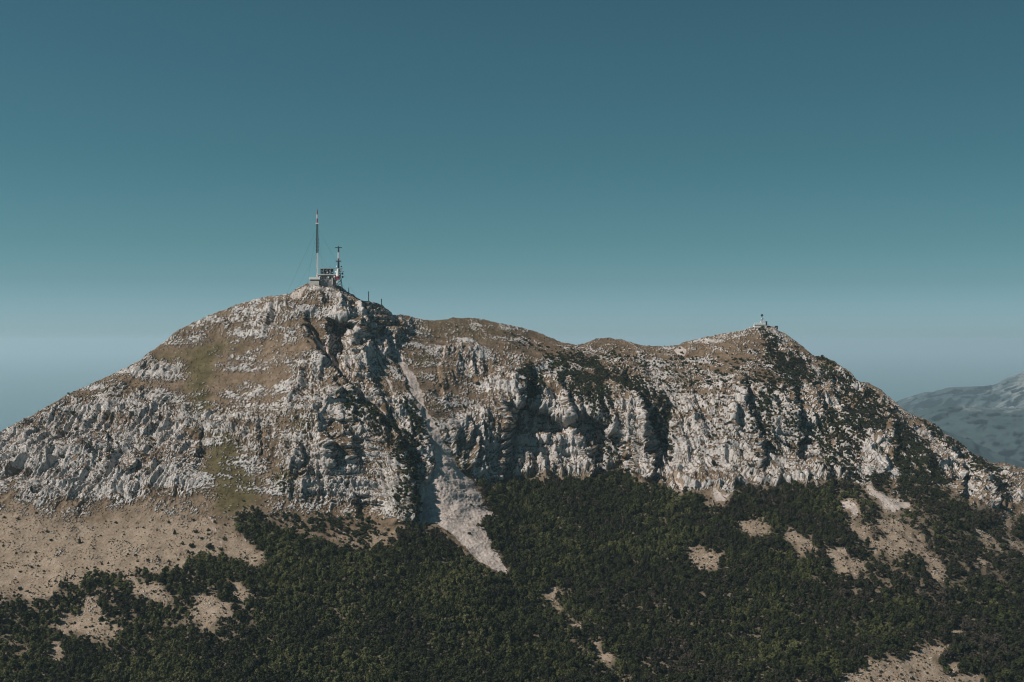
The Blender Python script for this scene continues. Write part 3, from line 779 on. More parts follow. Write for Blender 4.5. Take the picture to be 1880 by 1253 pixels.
ICO = None
def ico_verts():
    t = (1 + 5 ** 0.5) / 2
    v = np.array([(-1, t, 0), (1, t, 0), (-1, -t, 0), (1, -t, 0), (0, -1, t), (0, 1, t), (0, -1, -t), (0, 1, -t), (t, 0, -1), (t, 0, 1), (-t, 0, -1), (-t, 0, 1)], dtype=float)
    v /= np.linalg.norm(v[0])
    f = [(0, 11, 5), (0, 5, 1), (0, 1, 7), (0, 7, 10), (0, 10, 11), (1, 5, 9), (5, 11, 4), (11, 10, 2), (10, 7, 6), (7, 1, 8), (3, 9, 4), (3, 4, 2), (3, 2, 6), (3, 6, 8), (3, 8, 9), (4, 9, 5), (2, 4, 11), (6, 2, 10), (8, 6, 7), (9, 8, 1)]
    return v, f
IV, IF = ico_verts()

def leafy_mesh(name, lobes, per_lobe, leaf, rng, mtl):
    """a crown of leaf clumps spread over several lobes: (x, y, z, radius)"""
    vs, fs = [], []
    for (lx, ly, lz, lr) in lobes:
        k = len(vs)
        sc = lr * 0.72 * (1 + 0.25 * rng.standard_normal((12, 1)) * 0.6)
        vs += [tuple(p) for p in (IV * sc + np.array([lx, ly, lz]))]
        fs += [tuple(k + i for i in f) for f in IF]
        for _ in range(per_lobe):
            dirn = rng.standard_normal(3); dirn /= np.linalg.norm(dirn)
            if dirn[2] < -0.35: dirn[2] *= -1
            c = np.array([lx, ly, lz]) + dirn * lr * rng.uniform(0.72, 1.15)
            nrm = dirn + 0.7 * rng.standard_normal(3); nrm /= np.linalg.norm(nrm)
            a = np.cross(nrm, rng.standard_normal(3)); a /= max(np.linalg.norm(a), 1e-6); bb = np.cross(nrm, a)
            s = leaf * rng.uniform(0.6, 1.35)
            k = len(vs)
            vs += [tuple(c + a * s), tuple(c + bb * s * 0.7 + nrm * s * 0.15), tuple(c - a * s * 0.9), tuple(c - bb * s * 0.75 + nrm * s * 0.15)]
            fs.append((k, k + 1, k + 2, k + 3))
    me = bpy.data.meshes.new(name)
    me.from_pydata(vs, [], fs)
    me.materials.append(mtl)
    return me

def trunk_mesh(name, h, r, rng, limbs=4):
    vs, fs = [], []
    def tube(p0, p1, r0, r1, n=6):
        p0 = np.array(p0, float); p1 = np.array(p1, float)
        ax = p1 - p0; ax /= np.linalg.norm(ax)
        a = np.cross(ax, (0.31, 0.77, 0.2)); a /= np.linalg.norm(a); b = np.cross(ax, a)
        k = len(vs)
        for p, rr in ((p0, r0), (p1, r1)):
            for i in range(n):
                t = 2 * math.pi * i / n
                vs.append(tuple(p + rr * (math.cos(t) * a + math.sin(t) * b)))
        for i in range(n):
            fs.append((k + i, k + (i + 1) % n, k + n + (i + 1) % n, k + n + i))
        fs.append(tuple(k + n + i for i in range(n)))
    bend = rng.uniform(-0.25, 0.25, 2)
    mid = (bend[0], bend[1], h * 0.5); top = (bend[0] * 1.6, bend[1] * 1.6, h)
    tube((0, 0, -0.8), mid, r, r * 0.7); tube(mid, top, r * 0.7, r * 0.3)
    for i in range(limbs):
        t = 2 * math.pi * (i + rng.uniform(0, 0.6)) / max(limbs, 1)
        z0 = h * rng.uniform(0.35, 0.8)
        L = h * rng.uniform(0.22, 0.38)
        tube((bend[0], bend[1], z0), (bend[0] + math.cos(t) * L, bend[1] + math.sin(t) * L, z0 + L * 0.8), r * 0.4, r * 0.12, 5)
    me = bpy.data.meshes.new(name); me.from_pydata(vs, [], fs); me.materials.append(BARK)
    return me

def broad_crown(i):
    rng = np.random.default_rng(100 + i)
    kind = i % 4                                  # spreading, domed, tall oval, ragged
    n = (11, 9, 10, 7)[kind]
    H = (6.6, 7.4, 9.6, 7.8)[kind] * rng.uniform(0.95, 1.05)
    W = (3.1, 2.5, 1.8, 2.3)[kind]
    lobes = []
    for k in range(n):
        t = 2 * math.pi * (k * 0.382 + rng.uniform(-0.12, 0.12)); q = (k + 0.5) / n
        z = H * (0.32 + 0.56 * q); rad = W * math.sqrt(max(0.05, 1 - (abs(q - 0.35) / 0.72) ** 2)) * rng.uniform(0.6, 1.2)
        lobes.append((math.cos(t) * rad, math.sin(t) * rad, z + rng.uniform(-0.4, 0.4), rng.uniform(0.8, 1.6) * (0.8 if kind == 3 else 1)))
    lobes.append((0, 0, H * 0.5, W * 0.8)); lobes.append((rng.uniform(-.6, .6), rng.uniform(-.6, .6), H * 0.9, rng.uniform(0.7, 1.2)))
    return leafy_mesh("crown", lobes, 26, 0.5, rng, LEAF)

def shrub_mesh(i, mtl=None):
    rng = np.random.default_rng(300 + i)
    lobes = []
    for k in range(5 + i % 3):
        t = rng.uniform(0, 2 * math.pi); rad = rng.uniform(0.3, 1.3)
        lobes.append((math.cos(t) * rad, math.sin(t) * rad, rng.uniform(0.5, 1.5), rng.uniform(0.65, 1.05)))
    lobes.append((0, 0, 0.8, 1.1))
    return leafy_mesh("shrub", lobes, 20, 0.34, rng, mtl or SHRUBLEAF)

def conifer_crown(i):
    rng = np.random.default_rng(500 + i)
    lobes = []
    H = 6.5
    for k in range(11):
        q = k / 10
        t = rng.uniform(0, 2 * math.pi); rr = 1.7 * (1 - q) + 0.25
        for s in (0, 2.1, 4.2):
            if q > 0.75 and s > 0: continue
            lobes.append((math.cos(t + s) * rr * 0.6, math.sin(t + s) * rr * 0.6, 0.9 + (H - 1) * q, rr * 0.55 + 0.12))
    return leafy_mesh("crown", lobes, 12, 0.36, rng, NEEDLE)

CROWNS = [broad_crown(i) for i in range(8)]
TRUNKS = [trunk_mesh("trunk", 5.6 + 0.3 * (i % 3), 0.24, np.random.default_rng(700 + i)) for i in range(8)]
SHRUBS = [shrub_mesh(i) for i in range(5)]
CONES = [conifer_crown(i) for i in range(3)]
CTRUNK = [trunk_mesh("trunk", 6.2, 0.16, np.random.default_rng(800 + i), 0) for i in range(3)]

def tree_thing(name, crown, trunk, loc, rz, sc, label, cat, group=None):
    e = bpy.data.objects.new(name, None); COL.objects.link(e)
    e.location = loc; e.rotation_euler = (0, 0, rz); e.scale = sc
    e.empty_display_size = 1
    tag(e, label, cat, group)
    t = bpy.data.objects.new("trunk", trunk); COL.objects.link(t); t.parent = e
    c = bpy.data.objects.new("crown", crown); COL.objects.link(c); c.parent = e
    return e, t, c

def scatter(mask, cell, n, rng, power=1.0, lift=0.0):
    """random surface points, at most one to each ground cell, kept with the probability the mask gives"""
    n = int(n * 1.28)
    px = rng.uniform(-340, 2220, n); c = np.interp(px, COLS, np.arange(len(COLS))); r = rng.uniform(0, NR - 1.01, n)
    sk = np.interp(px, COLS, SKYY)
    py = 1330 + (sk - 1330) * r / (NR - 1)
    inside = RM.at(mask, px, py) > 0.02
    r, c, px, py = r[inside], c[inside], px[inside], py[inside]
    P = grid_at(r, c)
    key = np.floor(P[:, 0] / cell).astype(np.int64) * 1000003 + np.floor(P[:, 1] / cell).astype(np.int64) * 1009 + np.floor(P[:, 2] / (cell * 2)).astype(np.int64)
    _, first = np.unique(key, return_index=True)
    q, w = px[first], py[first]
    first = first[rng.uniform(0, 1, len(first)) < np.minimum(np.minimum(RM.at(mask, q, w), RM.at(mask, q, w - lift)), RM.at(mask, q, w - 0.5 * lift)) ** power]
    return P[first], px[first], py[first]

def instanced(name, pts, sources, rng, smin, smax, label, zsink):
    """ground-covering growth nobody could count: crowns set on points by geometry nodes"""
    n = len(pts)
    me = bpy.data.meshes.new(name)
    p = pts.copy(); p[:, 2] -= zsink
    me.vertices.add(n); me.vertices.foreach_set("co", p.reshape(-1).astype(np.float32))
    rot = np.zeros((n, 3), np.float32); rot[:, 2] = rng.uniform(0, 6.28, n); rot[:, 0] = rng.normal(0, 0.06, n); rot[:, 1] = rng.normal(0, 0.06, n)
    s = rng.uniform(smin, smax, n); scl = np.stack([s * rng.uniform(0.85, 1.15, n), s * rng.uniform(0.85, 1.15, n), s * rng.uniform(0.8, 1.25, n)], 1).astype(np.float32)
    me.attributes.new("rot", 'FLOAT_VECTOR', 'POINT').data.foreach_set("vector", rot.reshape(-1))
    me.attributes.new("scl", 'FLOAT_VECTOR', 'POINT').data.foreach_set("vector", scl.reshape(-1))
    me.attributes.new("pick", 'INT', 'POINT').data.foreach_set("value", rng.integers(0, len(sources), n).astype(np.int32))
    ob = bpy.data.objects.new(name, me); COL.objects.link(ob)
    tag(ob, label, kind="stuff")
    ng = bpy.data.node_groups.new(name + "_growth", 'GeometryNodeTree')
    ng.interface.new_socket("Geometry", in_out='INPUT', socket_type='NodeSocketGeometry')
    ng.interface.new_socket("Geometry", in_out='OUTPUT', socket_type='NodeSocketGeometry')
    gi = ng.nodes.new("NodeGroupInput"); go = ng.nodes.new("NodeGroupOutput")
    iop = ng.nodes.new("GeometryNodeInstanceOnPoints")
    jn = ng.nodes.new("GeometryNodeJoinGeometry")
    for objs in sources:
        j2 = ng.nodes.new("GeometryNodeJoinGeometry")
        for o in objs:
            oi = ng.nodes.new("GeometryNodeObjectInfo"); oi.transform_space = 'ORIGINAL'
            oi.inputs["Object"].default_value = o
            ng.links.new(oi.outputs["Geometry"], j2.inputs[0])
        g2 = ng.nodes.new("GeometryNodeGeometryToInstance")
        ng.links.new(j2.outputs[0], g2.inputs[0]); ng.links.new(g2.outputs[0], jn.inputs[0])
    def named(nm, typ):
        a = ng.nodes.new("GeometryNodeInputNamedAttribute"); a.data_type = typ
        a.inputs["Name"].default_value = nm
        return a.outputs["Attribute"]
    ng.links.new(gi.outputs[0], iop.inputs["Points"]); ng.links.new(jn.outputs[0], iop.inputs["Instance"])
    iop.inputs["Pick Instance"].default_value = True
    ng.links.new(named("pick", 'INT'), iop.inputs["Instance Index"])
    ng.links.new(named("rot", 'FLOAT_VECTOR'), iop.inputs["Rotation"])
    ng.links.new(named("scl", 'FLOAT_VECTOR'), iop.inputs["Scale"])
    ng.links.new(iop.outputs[0], go.inputs[0])
    md = ob.modifiers.new("growth", 'NODES'); md.node_group = ng
    return ob

XW = ("far left end", "left part", "left of the middle", "middle", "right of the middle", "right part", "far right end")
YW = ("highest", "high", "mid height", "low", "lowest")

def place(px, py, x0, x1, y0, y1):
    i = int(np.clip((px - x0) / (x1 - x0) * 7, 0, 6)); j = int(np.clip((py - y0) / (y1 - y0) * 5, 0, 4))
    return XW[i], YW[j]

def size_word(s, a, b):
    return "small" if s < a else ("large" if s > b else "middling")

def plant_woods():
    rng = np.random.default_rng(42)
    thin = 0.97 + 0.25 * gnoise(RM.px / 30, RM.py / 18, RM.px * 0, 90) - 0.22 * smooth(1500, 1700, RM.px) * smooth(1110, 1000, RM.py)
    gaps = 0.8 * gnoise(RM.px / 20, RM.py / 22, RM.px * 0, 91) + 0.6 * gnoise(RM.px / 8, RM.py / 9, RM.px * 0, 92)
    openw = 0.65 * smooth(1440, 1560, RM.px) * smooth(1130, 1060, RM.py) + 0.6 * smooth(500, 420, RM.px) * smooth(1040, 1080, RM.py) * smooth(1220, 1160, RM.py) + 0.6 * smooth(45, 10, np.abs(RM.px - 1018 - (RM.py - 1100) * 0.75)) * smooth(1060, 1090, RM.py) + 0.25 * smooth(1000, 1200, RM.px) * smooth(1000, 1060, RM.py)
    thin = thin * (1 - np.clip(openw, 0, 1) * smooth(0.0, 0.22, gaps))
    P, px, py = scatter(np.clip(M_forest * thin, 0, 1), 5.9, 700000, rng, lift=12)
    # the 300 nearest that stand clear inside the picture are trees of their own
    cand = np.where((py < 1246) & (py > 1120) & (px > 6) & (px < 1874))[0]
    near = cand[np.argsort(-py[cand])][:300]
    rest = np.setdiff1d(np.arange(len(P)), near)
    src = {}
    for n_, k in enumerate(near):
        i = n_ % 8
        s = rng.uniform(0.85, 1.6)
        sc = (s * rng.uniform(0.88, 1.12), s * rng.uniform(0.88, 1.12), s * rng.uniform(0.85, 1.25))
        xw, _ = place(px[k], py[k], 0, 1880, 0, 1)
        rw = ("first", "second", "third", "fourth")[int(np.clip((1246 - py[k]) / 9, 0, 3))]
        form = ("spreading", "domed", "tall oval", "ragged")[i % 4]
        e, t, c = tree_thing("broadleaf_tree", CROWNS[i], TRUNKS[i], (P[k, 0], P[k, 1], P[k, 2] - 0.5), rng.uniform(0, 6.28), sc,
                             "%s %s green tree, wood's %s row, %s of the bottom edge" % (size_word(s, 1.08, 1.36), form, rw, xw), "tree", "trees in the nearest rows of the wood")
        src.setdefault(i, (c, t))
    instanced("forest", P[rest], [src[i] for i in range(8)], rng, 0.7, 1.5, "dense dark green wood covering the foot of the mountain", 0.5)
    # pale dead stems standing between the crowns
    D, dx, dy = scatter(np.clip(M_forest * 0.05 * (0.3 + smooth(0.0, 0.4, gnoise(RM.px / 60, RM.py / 40, RM.px * 0, 97)) * 2.5), 0, 1), 7.0, 500000, rng, lift=12)
    dm = trunk_mesh("dead_tree", 8.5, 0.30, np.random.default_rng(990), 7)
    dm.materials.clear(); dm.materials.append(flat_mat("bleached_wood", (0.36, 0.33, 0.30), 0.9, 0.2, 1.0))
    for k in np.argsort(-dy)[:60]:
        if not (6 < dx[k] < 1874 and dy[k] < 1246): continue
        o = bpy.data.objects.new("dead_tree", dm); COL.objects.link(o)
        o.location = (D[k, 0], D[k, 1], D[k, 2] - 0.3); o.rotation_euler = (rng.normal(0, 0.1), rng.normal(0, 0.1), rng.uniform(0, 6.28)); o.scale = (1.2, 1.2, rng.uniform(1.0, 1.5))
        tag(o, "bleached bare tree stem standing among the green crowns of the wood", "dead tree", "bare stems in the wood")
    return src

plant_woods()

def plant_shrubs():
    rng = np.random.default_rng(77)
    made = []
    def shrub(x, y, s, label, group=None, tall=1.0):
        p = surf([x], [y])[0]
        me = SHRUBS[len(made) % 5]
        o = bpy.data.objects.new("shrub", me); COL.objects.link(o)
        o.location = (p[0], p[1], p[2] - 0.25 * s); o.rotation_euler = (0, 0, rng.uniform(0, 6.28))
        o.scale = (s * rng.uniform(0.85, 1.15), s * rng.uniform(0.85, 1.15), s * tall * rng.uniform(0.9, 1.2))
        tag(o, label, "shrub", group); made.append(o)
        return o
    def conifer(x, y, s, label, group=None):
        p = surf([x], [y])[0]
        i = len(made) % 3
        e, t, c = tree_thing("conifer", CONES[i], CTRUNK[i], (p[0], p[1], p[2] - 0.3), rng.uniform(0, 6.28), (s, s, s), label, "tree", group)
        made.append(e)
    # singled out by where they stand
    conifer(146, 997, 1.25, "lone dark conifer standing in the middle of the stony straw slope")
    conifer(320, 976, 1.2, "dark conifer near the upper right corner of the stony straw slope")
    conifer(60, 912, 1.25, "dark conifer below the pale slabs near the left edge of the photo")
    conifer(135, 908, 1.15, "dark conifer at the foot of the bright slab under the left cliffs")
    conifer(89, 894, 1.2, "dark conifer at the right end of the lowest pale slab on the left")
    shrub(411, 991, 2.3, "round dark bush beside the pale scree streak left of the wood")
    shrub(384, 1004, 3.4, "large dark bush clump at the top of the wood's left arm")
    shrub(351, 1004, 2.0, "dark bush left of the large clump on the straw slope")
    shrub(1250, 663, 2.4, "dark bush right under the small pale scar on the saddle")
    shrub(1350, 657, 2.2, "dark round bush on the brown turf below the right summit")
    shrub(878, 709, 3.2, "dark spreading bush alone on the pale rock right of the scree gully")
    shrub(898, 815, 2.4, "dark bush on the pale cliff above the wood, right of the scree")
    shrub(880, 842, 2.0, "lower dark bush on the pale cliff beside the scree fan")
    shrub(1311, 862, 3.0, "dark tall bush on the tan ledge at the foot of the right cliffs", None, 1.6)
    shrub(878, 933, 1.5, "small dark bush in the right half of the scree fan")
    shrub(862, 983, 2.0, "dark bush in the middle of the lower scree tongue")
    shrub(865, 929, 1.5, "small dark bush near the top of the scree fan")
    shrub(126, 723, 1.5, "small bush breaking the skyline of the left ridge")
    z1 = [(565, 450, 3), (430, 540, 1.8), (515, 560, 2), (585, 545, 2.2), (540, 605, 2), (580, 620, 2.2), (490, 620, 2), (120, 790, 2.2), (395, 720, 2), (470, 760, 2), (500, 790, 2.2), (330, 760, 1.8),
          (615, 770, 1.6), (680, 720, 3), (700, 745, 2.6), (770, 790, 2.6), (930, 700, 1.8), (930, 730, 1.6), (890, 750, 1.5), (840, 770, 1.7), (440, 890, 1.6), (590, 900, 1.8), (660, 900, 1.5), (280, 1190, 1.5), (145, 1085, 1.4),
          (830, 255, 1.7), (895, 225, 1.5), (745, 555, 2), (665, 525, 1.4), (730, 470, 1.9), (850, 450, 1.9), (775, 435, 1.3), (1085, 250, 1.7), (1205, 420, 1.3), (1160, 620, 1.8), (1190, 650, 1.8),
          (1010, 720, 1.9), (1060, 960, 2), (940, 1080, 2.2), (510, 410, 1.5), (385, 420, 1.2), (625, 315, 1.5), (690, 320, 1.4), (1310, 165, 1.5), (5, 805, 1.8)]
    for x, y, s in z1:
        xw, yw = place(x, y, 0, 1500, 150, 1200)
        shrub(x / 4.1775, 660 + y / 4.1775, s * 0.95, "%s dark bush in the left flank's pale crags, %s, %s" % (size_word(s, 1.6, 2.1), yw, xw), "bushes in the crags of the left flank")
    z2 = [(238, 160, 1.6), (35, 195, 1.6), (122, 205, 1.5), (305, 280, 1.6), (330, 330, 1.5), (280, 285, 1), (25, 375, 1.3), (230, 400, 1.4), (370, 435, 1), (885, 432, 1.3), (835, 432, 1.2), (1025, 440, 1.1), (1100, 467, 1.4),
          (205, 492, 1.4), (245, 480, 1.2), (130, 645, 2), (360, 605, 1.5), (258, 630, 1.0), (285, 520, 1), (127, 522, 1.2), (1275, 270, 1.9), (1360, 265, 1.8), (1310, 320, 1.8), (1400, 222, 1.7),
          (1465, 237, 1.3), (1095, 203, 1.6), (755, 210, 1.6), (1055, 128, 1.3), (1260, 185, 1.4), (1245, 370, 2.3), (1190, 355, 1.7), (655, 295, 0.9), (610, 390, 1.0), (485, 455, 0.9), (1160, 455, 1), (930, 232, 1.1),
          (105, 415, 0.9), (305, 172, 0.9), (1225, 405, 1.6), (1255, 410, 1.5), (1360, 295, 1.5), (70, 355, 0.8), (175, 660, 1.1), (805, 280, 0.9), (165, 475, 0.9), (1440, 390, 2.2), (560, 895, 1.0), (690, 870, 1.2), (660, 850, 2.4)]
    for x, y, s in z2:
        xw, yw = place(x, y, 0, 1480, 120, 680)
        shrub(x / 3.549, 900 + y / 3.549, s * 0.95, "%s dark bush on the stony straw slope, %s, %s" % (size_word(s, 1.15, 1.6), yw, xw), "bushes dotted over the straw slope")
    z3 = [(1120, 862), (1165, 882), (1175, 940), (1270, 990), (1370, 755), (1200, 830), (190, 500), (965, 830), (1000, 985), (985, 970), (1060, 1075), (1240, 1175), (1165, 1140), (500, 1195), (180, 1215), (1330, 380), (1380, 1000)]
    for x, y in z3:
        xw, yw = place(x, y, 180, 1380, 380, 1200)
        shrub(520 + x / 4.1775, 510 + y / 4.1775, rng.uniform(1.4, 2.0), "dark bush among the rocks round the central scree gully, %s, %s" % (yw, xw), "bushes beside the scree gully")
    # saddle and right shoulder: scattered individually
    zone = cover([([(960, 622), (1050, 645), (1230, 645), (1400, 640), (1440, 668), (1450, 700), (1360, 715), (1280, 725), (1230, 715), (1180, 690), (1090, 668), (1000, 655)], 1.0)], 4)
    P, px, py = scatter(zone, 9.0, 4000, rng)
    for k in rng.permutation(len(P))[:105]:
        xw, yw = place(px[k], py[k], 960, 1450, 625, 720)
        sz = rng.uniform(1.2, 2.3)
        shrub(px[k], py[k], sz, "%s dark bush on the saddle's brown turf, %s, %s" % (size_word(sz, 1.55, 1.95), yw, xw), "bushes on the saddle and right shoulder")
    zone = cover([([(860, 592), (960, 615), (1000, 650), (960, 660), (900, 610)], 1.0), ([(1260, 720), (1360, 715), (1440, 860), (1330, 880), (1270, 800)], 1.0)], 4)
    P, px, py = scatter(zone, 14.0, 900, rng)
    for k in rng.permutation(len(P))[:36]:
        xw, yw = place(px[k], py[k], 860, 1440, 595, 875)
        shrub(px[k], py[k], rng.uniform(1.1, 1.9), "dark bush on the %s, %s, %s" % ("brown hump right of the scree gully" if px[k] < 1050 else "pale right hand cliffs", yw, xw), "bushes on the right cliffs and hump")
    print("shrubs", len(made))
    # the scrub too dense to count
    P, px, py = scatter(np.clip(M_scrub * 1.15, 0, 1), 3.1, 900000, rng)
    shr = [o for o in made if o.name.startswith("shrub")]
    by = {}
    for o in shr: by.setdefault(o.data.name, o)
    srcs = [(o,) for o in by.values()]
    instanced("scrub", P, srcs, rng, 1.0, 1.9, "dark scrub thickets filling the gullies of the cliffs", 0.4)
    fringe = np.clip(cover([FOREST], 26, 1.6) * (1 - 0.72 * M_hole) * 0.5 * smooth(-0.3, 0.3, gnoise(RM.px / 11, RM.py / 11, RM.px * 0, 98)), 0, 1) * (1 - M_scree)
    U, ux, uy = scatter(fringe, 3.4, 1500000, rng)
    instanced("undergrowth", U, srcs, rng, 0.5, 1.25, "low scrub growing between the trees and along the edge of the wood", 0.3)
    print("scrub", len(P))
plant_shrubs()

def stones_and_tufts():
    rng = np.random.default_rng(123)
    vs = [tuple(v * rng.uniform(0.7, 1.2) * np.array([1.15, 1.0, 0.8])) for v in IV]
    pale = flat_mat("loose_limestone", (0.46, 0.43, 0.40), 0.95, 0.25, 0.8)
    seeds = []
    for x, y in ((852, 912), (868, 948)):
        me = bpy.data.meshes.new("stone"); me.from_pydata(vs, [], IF); me.materials.append(pale)
        o = bpy.data.objects.new("stone", me); COL.objects.link(o)
        p = surf([x], [y])[0]; o.location = (p[0], p[1], p[2] + 0.3); o.scale = (1.3, 1.2, 1.1); o.rotation_euler = (0.3, 0.2, x)
        tag(o, "pale block lying on the %s scree fan" % ("upper" if y < 930 else "middle of the"), "stone")
        seeds.append((o,))
    dens = np.clip(0.16 * M_scree + 0.035 * M_tan * (1 - M_forest) + 0.10 * M_hole * (1 - M_scree) + 0.05 * (1 - M_tan) * (1 - M_rock), 0, 1) * (0.25 + 1.5 * smooth(-0.1, 0.5, gnoise(RM.px / 14, RM.py / 14, RM.px * 0, 140)))
    P, px, py = scatter(np.clip(dens, 0, 1), 2.6, 1500000, rng)
    instanced("stones", P, seeds, rng, 0.25, 1.0, "loose pale stones strewn over the scree and bare slopes", 0.0)
    a = bpy.data.objects.new("grass_tuft", shrub_mesh(40, flat_mat("dry_tuft", (0.07, 0.06, 0.03), 0.9, 0.35, 0.5))); COL.objects.link(a)
    p = surf([180], [985])[0]; a.location = p; a.scale = (0.6, 0.6, 0.5)
    tag(a, "dry olive tuft in the middle of the straw slope", "plant")
    dens = (0.20 * M_tan * (1 - 0.7 * M_scree) + 0.10 * (1 - M_tan) * (1 - M_scree)) * (0.2 + 1.6 * smooth(-0.2, 0.5, gnoise(RM.px / 18, RM.py / 18, RM.px * 0, 141)))
    P, px, py = scatter(np.clip(dens, 0, 1), 2.6, 1800000, rng)
    instanced("tufts", P, [(a,)], rng, 0.22, 0.6, "dry tufts and low heath dotted over the open slopes", 0.05)
    print("tufts", len(P))
stones_and_tufts()

# ------------------------------------------------------------------ small built things
class MB:
    def __init__(s): s.v, s.f = [], []
    def box(s, x0, x1, y0, y1, z0, z1):
        k = len(s.v)
        s.v += [(x, y, z) for z in (z0, z1) for y in (y0, y1) for x in (x0, x1)]
        s.f += [tuple(k + i for i in q) for q in ((0, 2, 3, 1), (4, 5, 7, 6), (0, 1, 5, 4), (2, 6, 7, 3), (0, 4, 6, 2), (1, 3, 7, 5))]
        return s
    def bar(s, p0, p1, r0, r1=None, n=5):
        r1 = r0 if r1 is None else r1
        p0 = Vector(p0); p1 = Vector(p1); ax = (p1 - p0).normalized()
        a = ax.orthogonal().normalized(); b = ax.cross(a)
        k = len(s.v)
        for p, r in ((p0, r0), (p1, r1)):
            for i in range(n):
                t = 2 * math.pi * i / n
                s.v.append(tuple(p + r * (math.cos(t) * a + math.sin(t) * b)))
        for i in range(n):
            s.f.append((k + i, k + (i + 1) % n, k + n + (i + 1) % n, k + n + i))
        s.f.append(tuple(k + n - 1 - i for i in range(n))); s.f.append(tuple(k + n + i for i in range(n)))
        return s
    def dish(s, c, d, r, depth=0.35, n=12):
        """a shallow bowl facing direction d"""
        c = Vector(c); d = Vector(d).normalized(); a = d.orthogonal().normalized(); b = d.cross(a)
        rings = [(0.0, 0.0), (0.55, 0.12), (1.0, depth)]
        k = len(s.v)
        for shift in (0.0, -0.12 * r):
            s.v.append(tuple(c + d * shift))
            for q, h in rings[1:]:
                for i in range(n):
                    t = 2 * math.pi * i / n
                    s.v.append(tuple(c + d * (h * r + shift) + (math.cos(t) * a + math.sin(t) * b) * r * q))
        m = 1 + 2 * n
        for o, fl in ((0, False), (m, True)):
            for i in range(n):
                j = (i + 1) % n
                f1 = (k + o, k + o + 1 + i, k + o + 1 + j); f2 = (k + o + 1 + i, k + o + 1 + n + i, k + o + 1 + n + j, k + o + 1 + j)
                s.f += [f1[::-1], f2[::-1]] if fl else [f1, f2]
        for i in range(n):
            j = (i + 1) % n
            s.f.append((k + 1 + n + i, k + m + 1 + n + i, k + m + 1 + n + j, k + 1 + n + j))
        return s
    def ball(s, c, r, n=10, m=7, sz=1.0):
        k = len(s.v); c = Vector(c)
        s.v.append(tuple(c + Vector((0, 0, r * sz))))
        for j in range(1, m):
            p = math.pi * j / m
            for i in range(n):
                t = 2 * math.pi * i / n
                s.v.append((c.x + r * math.sin(p) * math.cos(t), c.y + r * math.sin(p) * math.sin(t), c.z + r * sz * math.cos(p)))
        s.v.append(tuple(c - Vector((0, 0, r * sz))))
        for i in range(n):
            j = (i + 1) % n
            s.f.append((k, k + 1 + i, k + 1 + j))
            s.f.append((len(s.v) - 1, k + 1 + (m - 2) * n + j, k + 1 + (m - 2) * n + i))
            for q in range(m - 2):
                s.f.append((k + 1 + q * n + i, k + 1 + (q + 1) * n + i, k + 1 + (q + 1) * n + j, k + 1 + q * n + j))
        return s
    def build(s, name, m, parent=None, label=None):
        me = bpy.data.meshes.new(name); me.from_pydata(s.v, [], s.f); me.materials.append(m)
        o = bpy.data.objects.new(name, me); COL.objects.link(o)
        if parent: o.parent = parent
        if label: o["label"] = label
        return o

def empty(name, loc, label, cat, group=None, rz=0.0):
    e = bpy.data.objects.new(name, None); COL.objects.link(e)
    e.location = loc; e.rotation_euler = (0, 0, rz)
    return tag(e, label, cat, group)

WHITE = flat_mat("white_paint", (0.78, 0.76, 0.73), 0.6, 0.06)
REDP = flat_mat("red_paint", (0.33, 0.06, 0.075), 0.6, 0.12)
DARKM = flat_mat("dark_steel", (0.055, 0.06, 0.065), 0.6, 0.2)
GREYM = flat_mat("galvanised_steel", (0.34, 0.35, 0.36), 0.5, 0.15)
CONC = flat_mat("grey_concrete", (0.20, 0.195, 0.19), 0.9, 0.2, 0.25)
PALEC = flat_mat("pale_concrete", (0.58, 0.54, 0.49), 0.9, 0.12, 0.25)
GLASS = flat_mat("dark_window_glass", (0.02, 0.025, 0.03), 0.15, 0.1)
BROWN = flat_mat("brown_window_band", (0.10, 0.055, 0.04), 0.5, 0.15)
WOOD = flat_mat("weathered_pole_wood", (0.05, 0.045, 0.04), 0.9, 0.2)
ROCKM = flat_mat("bright_limestone", (0.52, 0.49, 0.45), 0.95, 0.18, 0.5)

K = 2230.0 / F                        # metres to a photo pixel at the main summit
def summit(px, py, Y=2234.0):
    return Vector(ray(px, py, Y))

def lattice(mb, x0, z0, w0, z1, w1, bays, r=0.16):
    """four legged lattice shaft with cross bracing, about x0 in the thing's own frame"""
    for i in range(bays):
        t0, t1 = i / bays, (i + 1) / bays
        za, zb = z0 + (z1 - z0) * t0, z0 + (z1 - z0) * t1
        wa, wb = (w0 + (w1 - w0) * t0) / 2, (w0 + (w1 - w0) * t1) / 2
        ca = [(x0 - wa, -wa, za), (x0 + wa, -wa, za), (x0 + wa, wa, za), (x0 - wa, wa, za)]
        cb = [(x0 - wb, -wb, zb), (x0 + wb, -wb, zb), (x0 + wb, wb, zb), (x0 - wb, wb, zb)]
        for q in range(4):
            mb.bar(ca[q], cb[q], r * 1.5, n=4)
            mb.bar(ca[q], cb[(q + 1) % 4], r, n=4)
            mb.bar(cb[q], cb[(q + 1) % 4], r, n=4)
    return mb

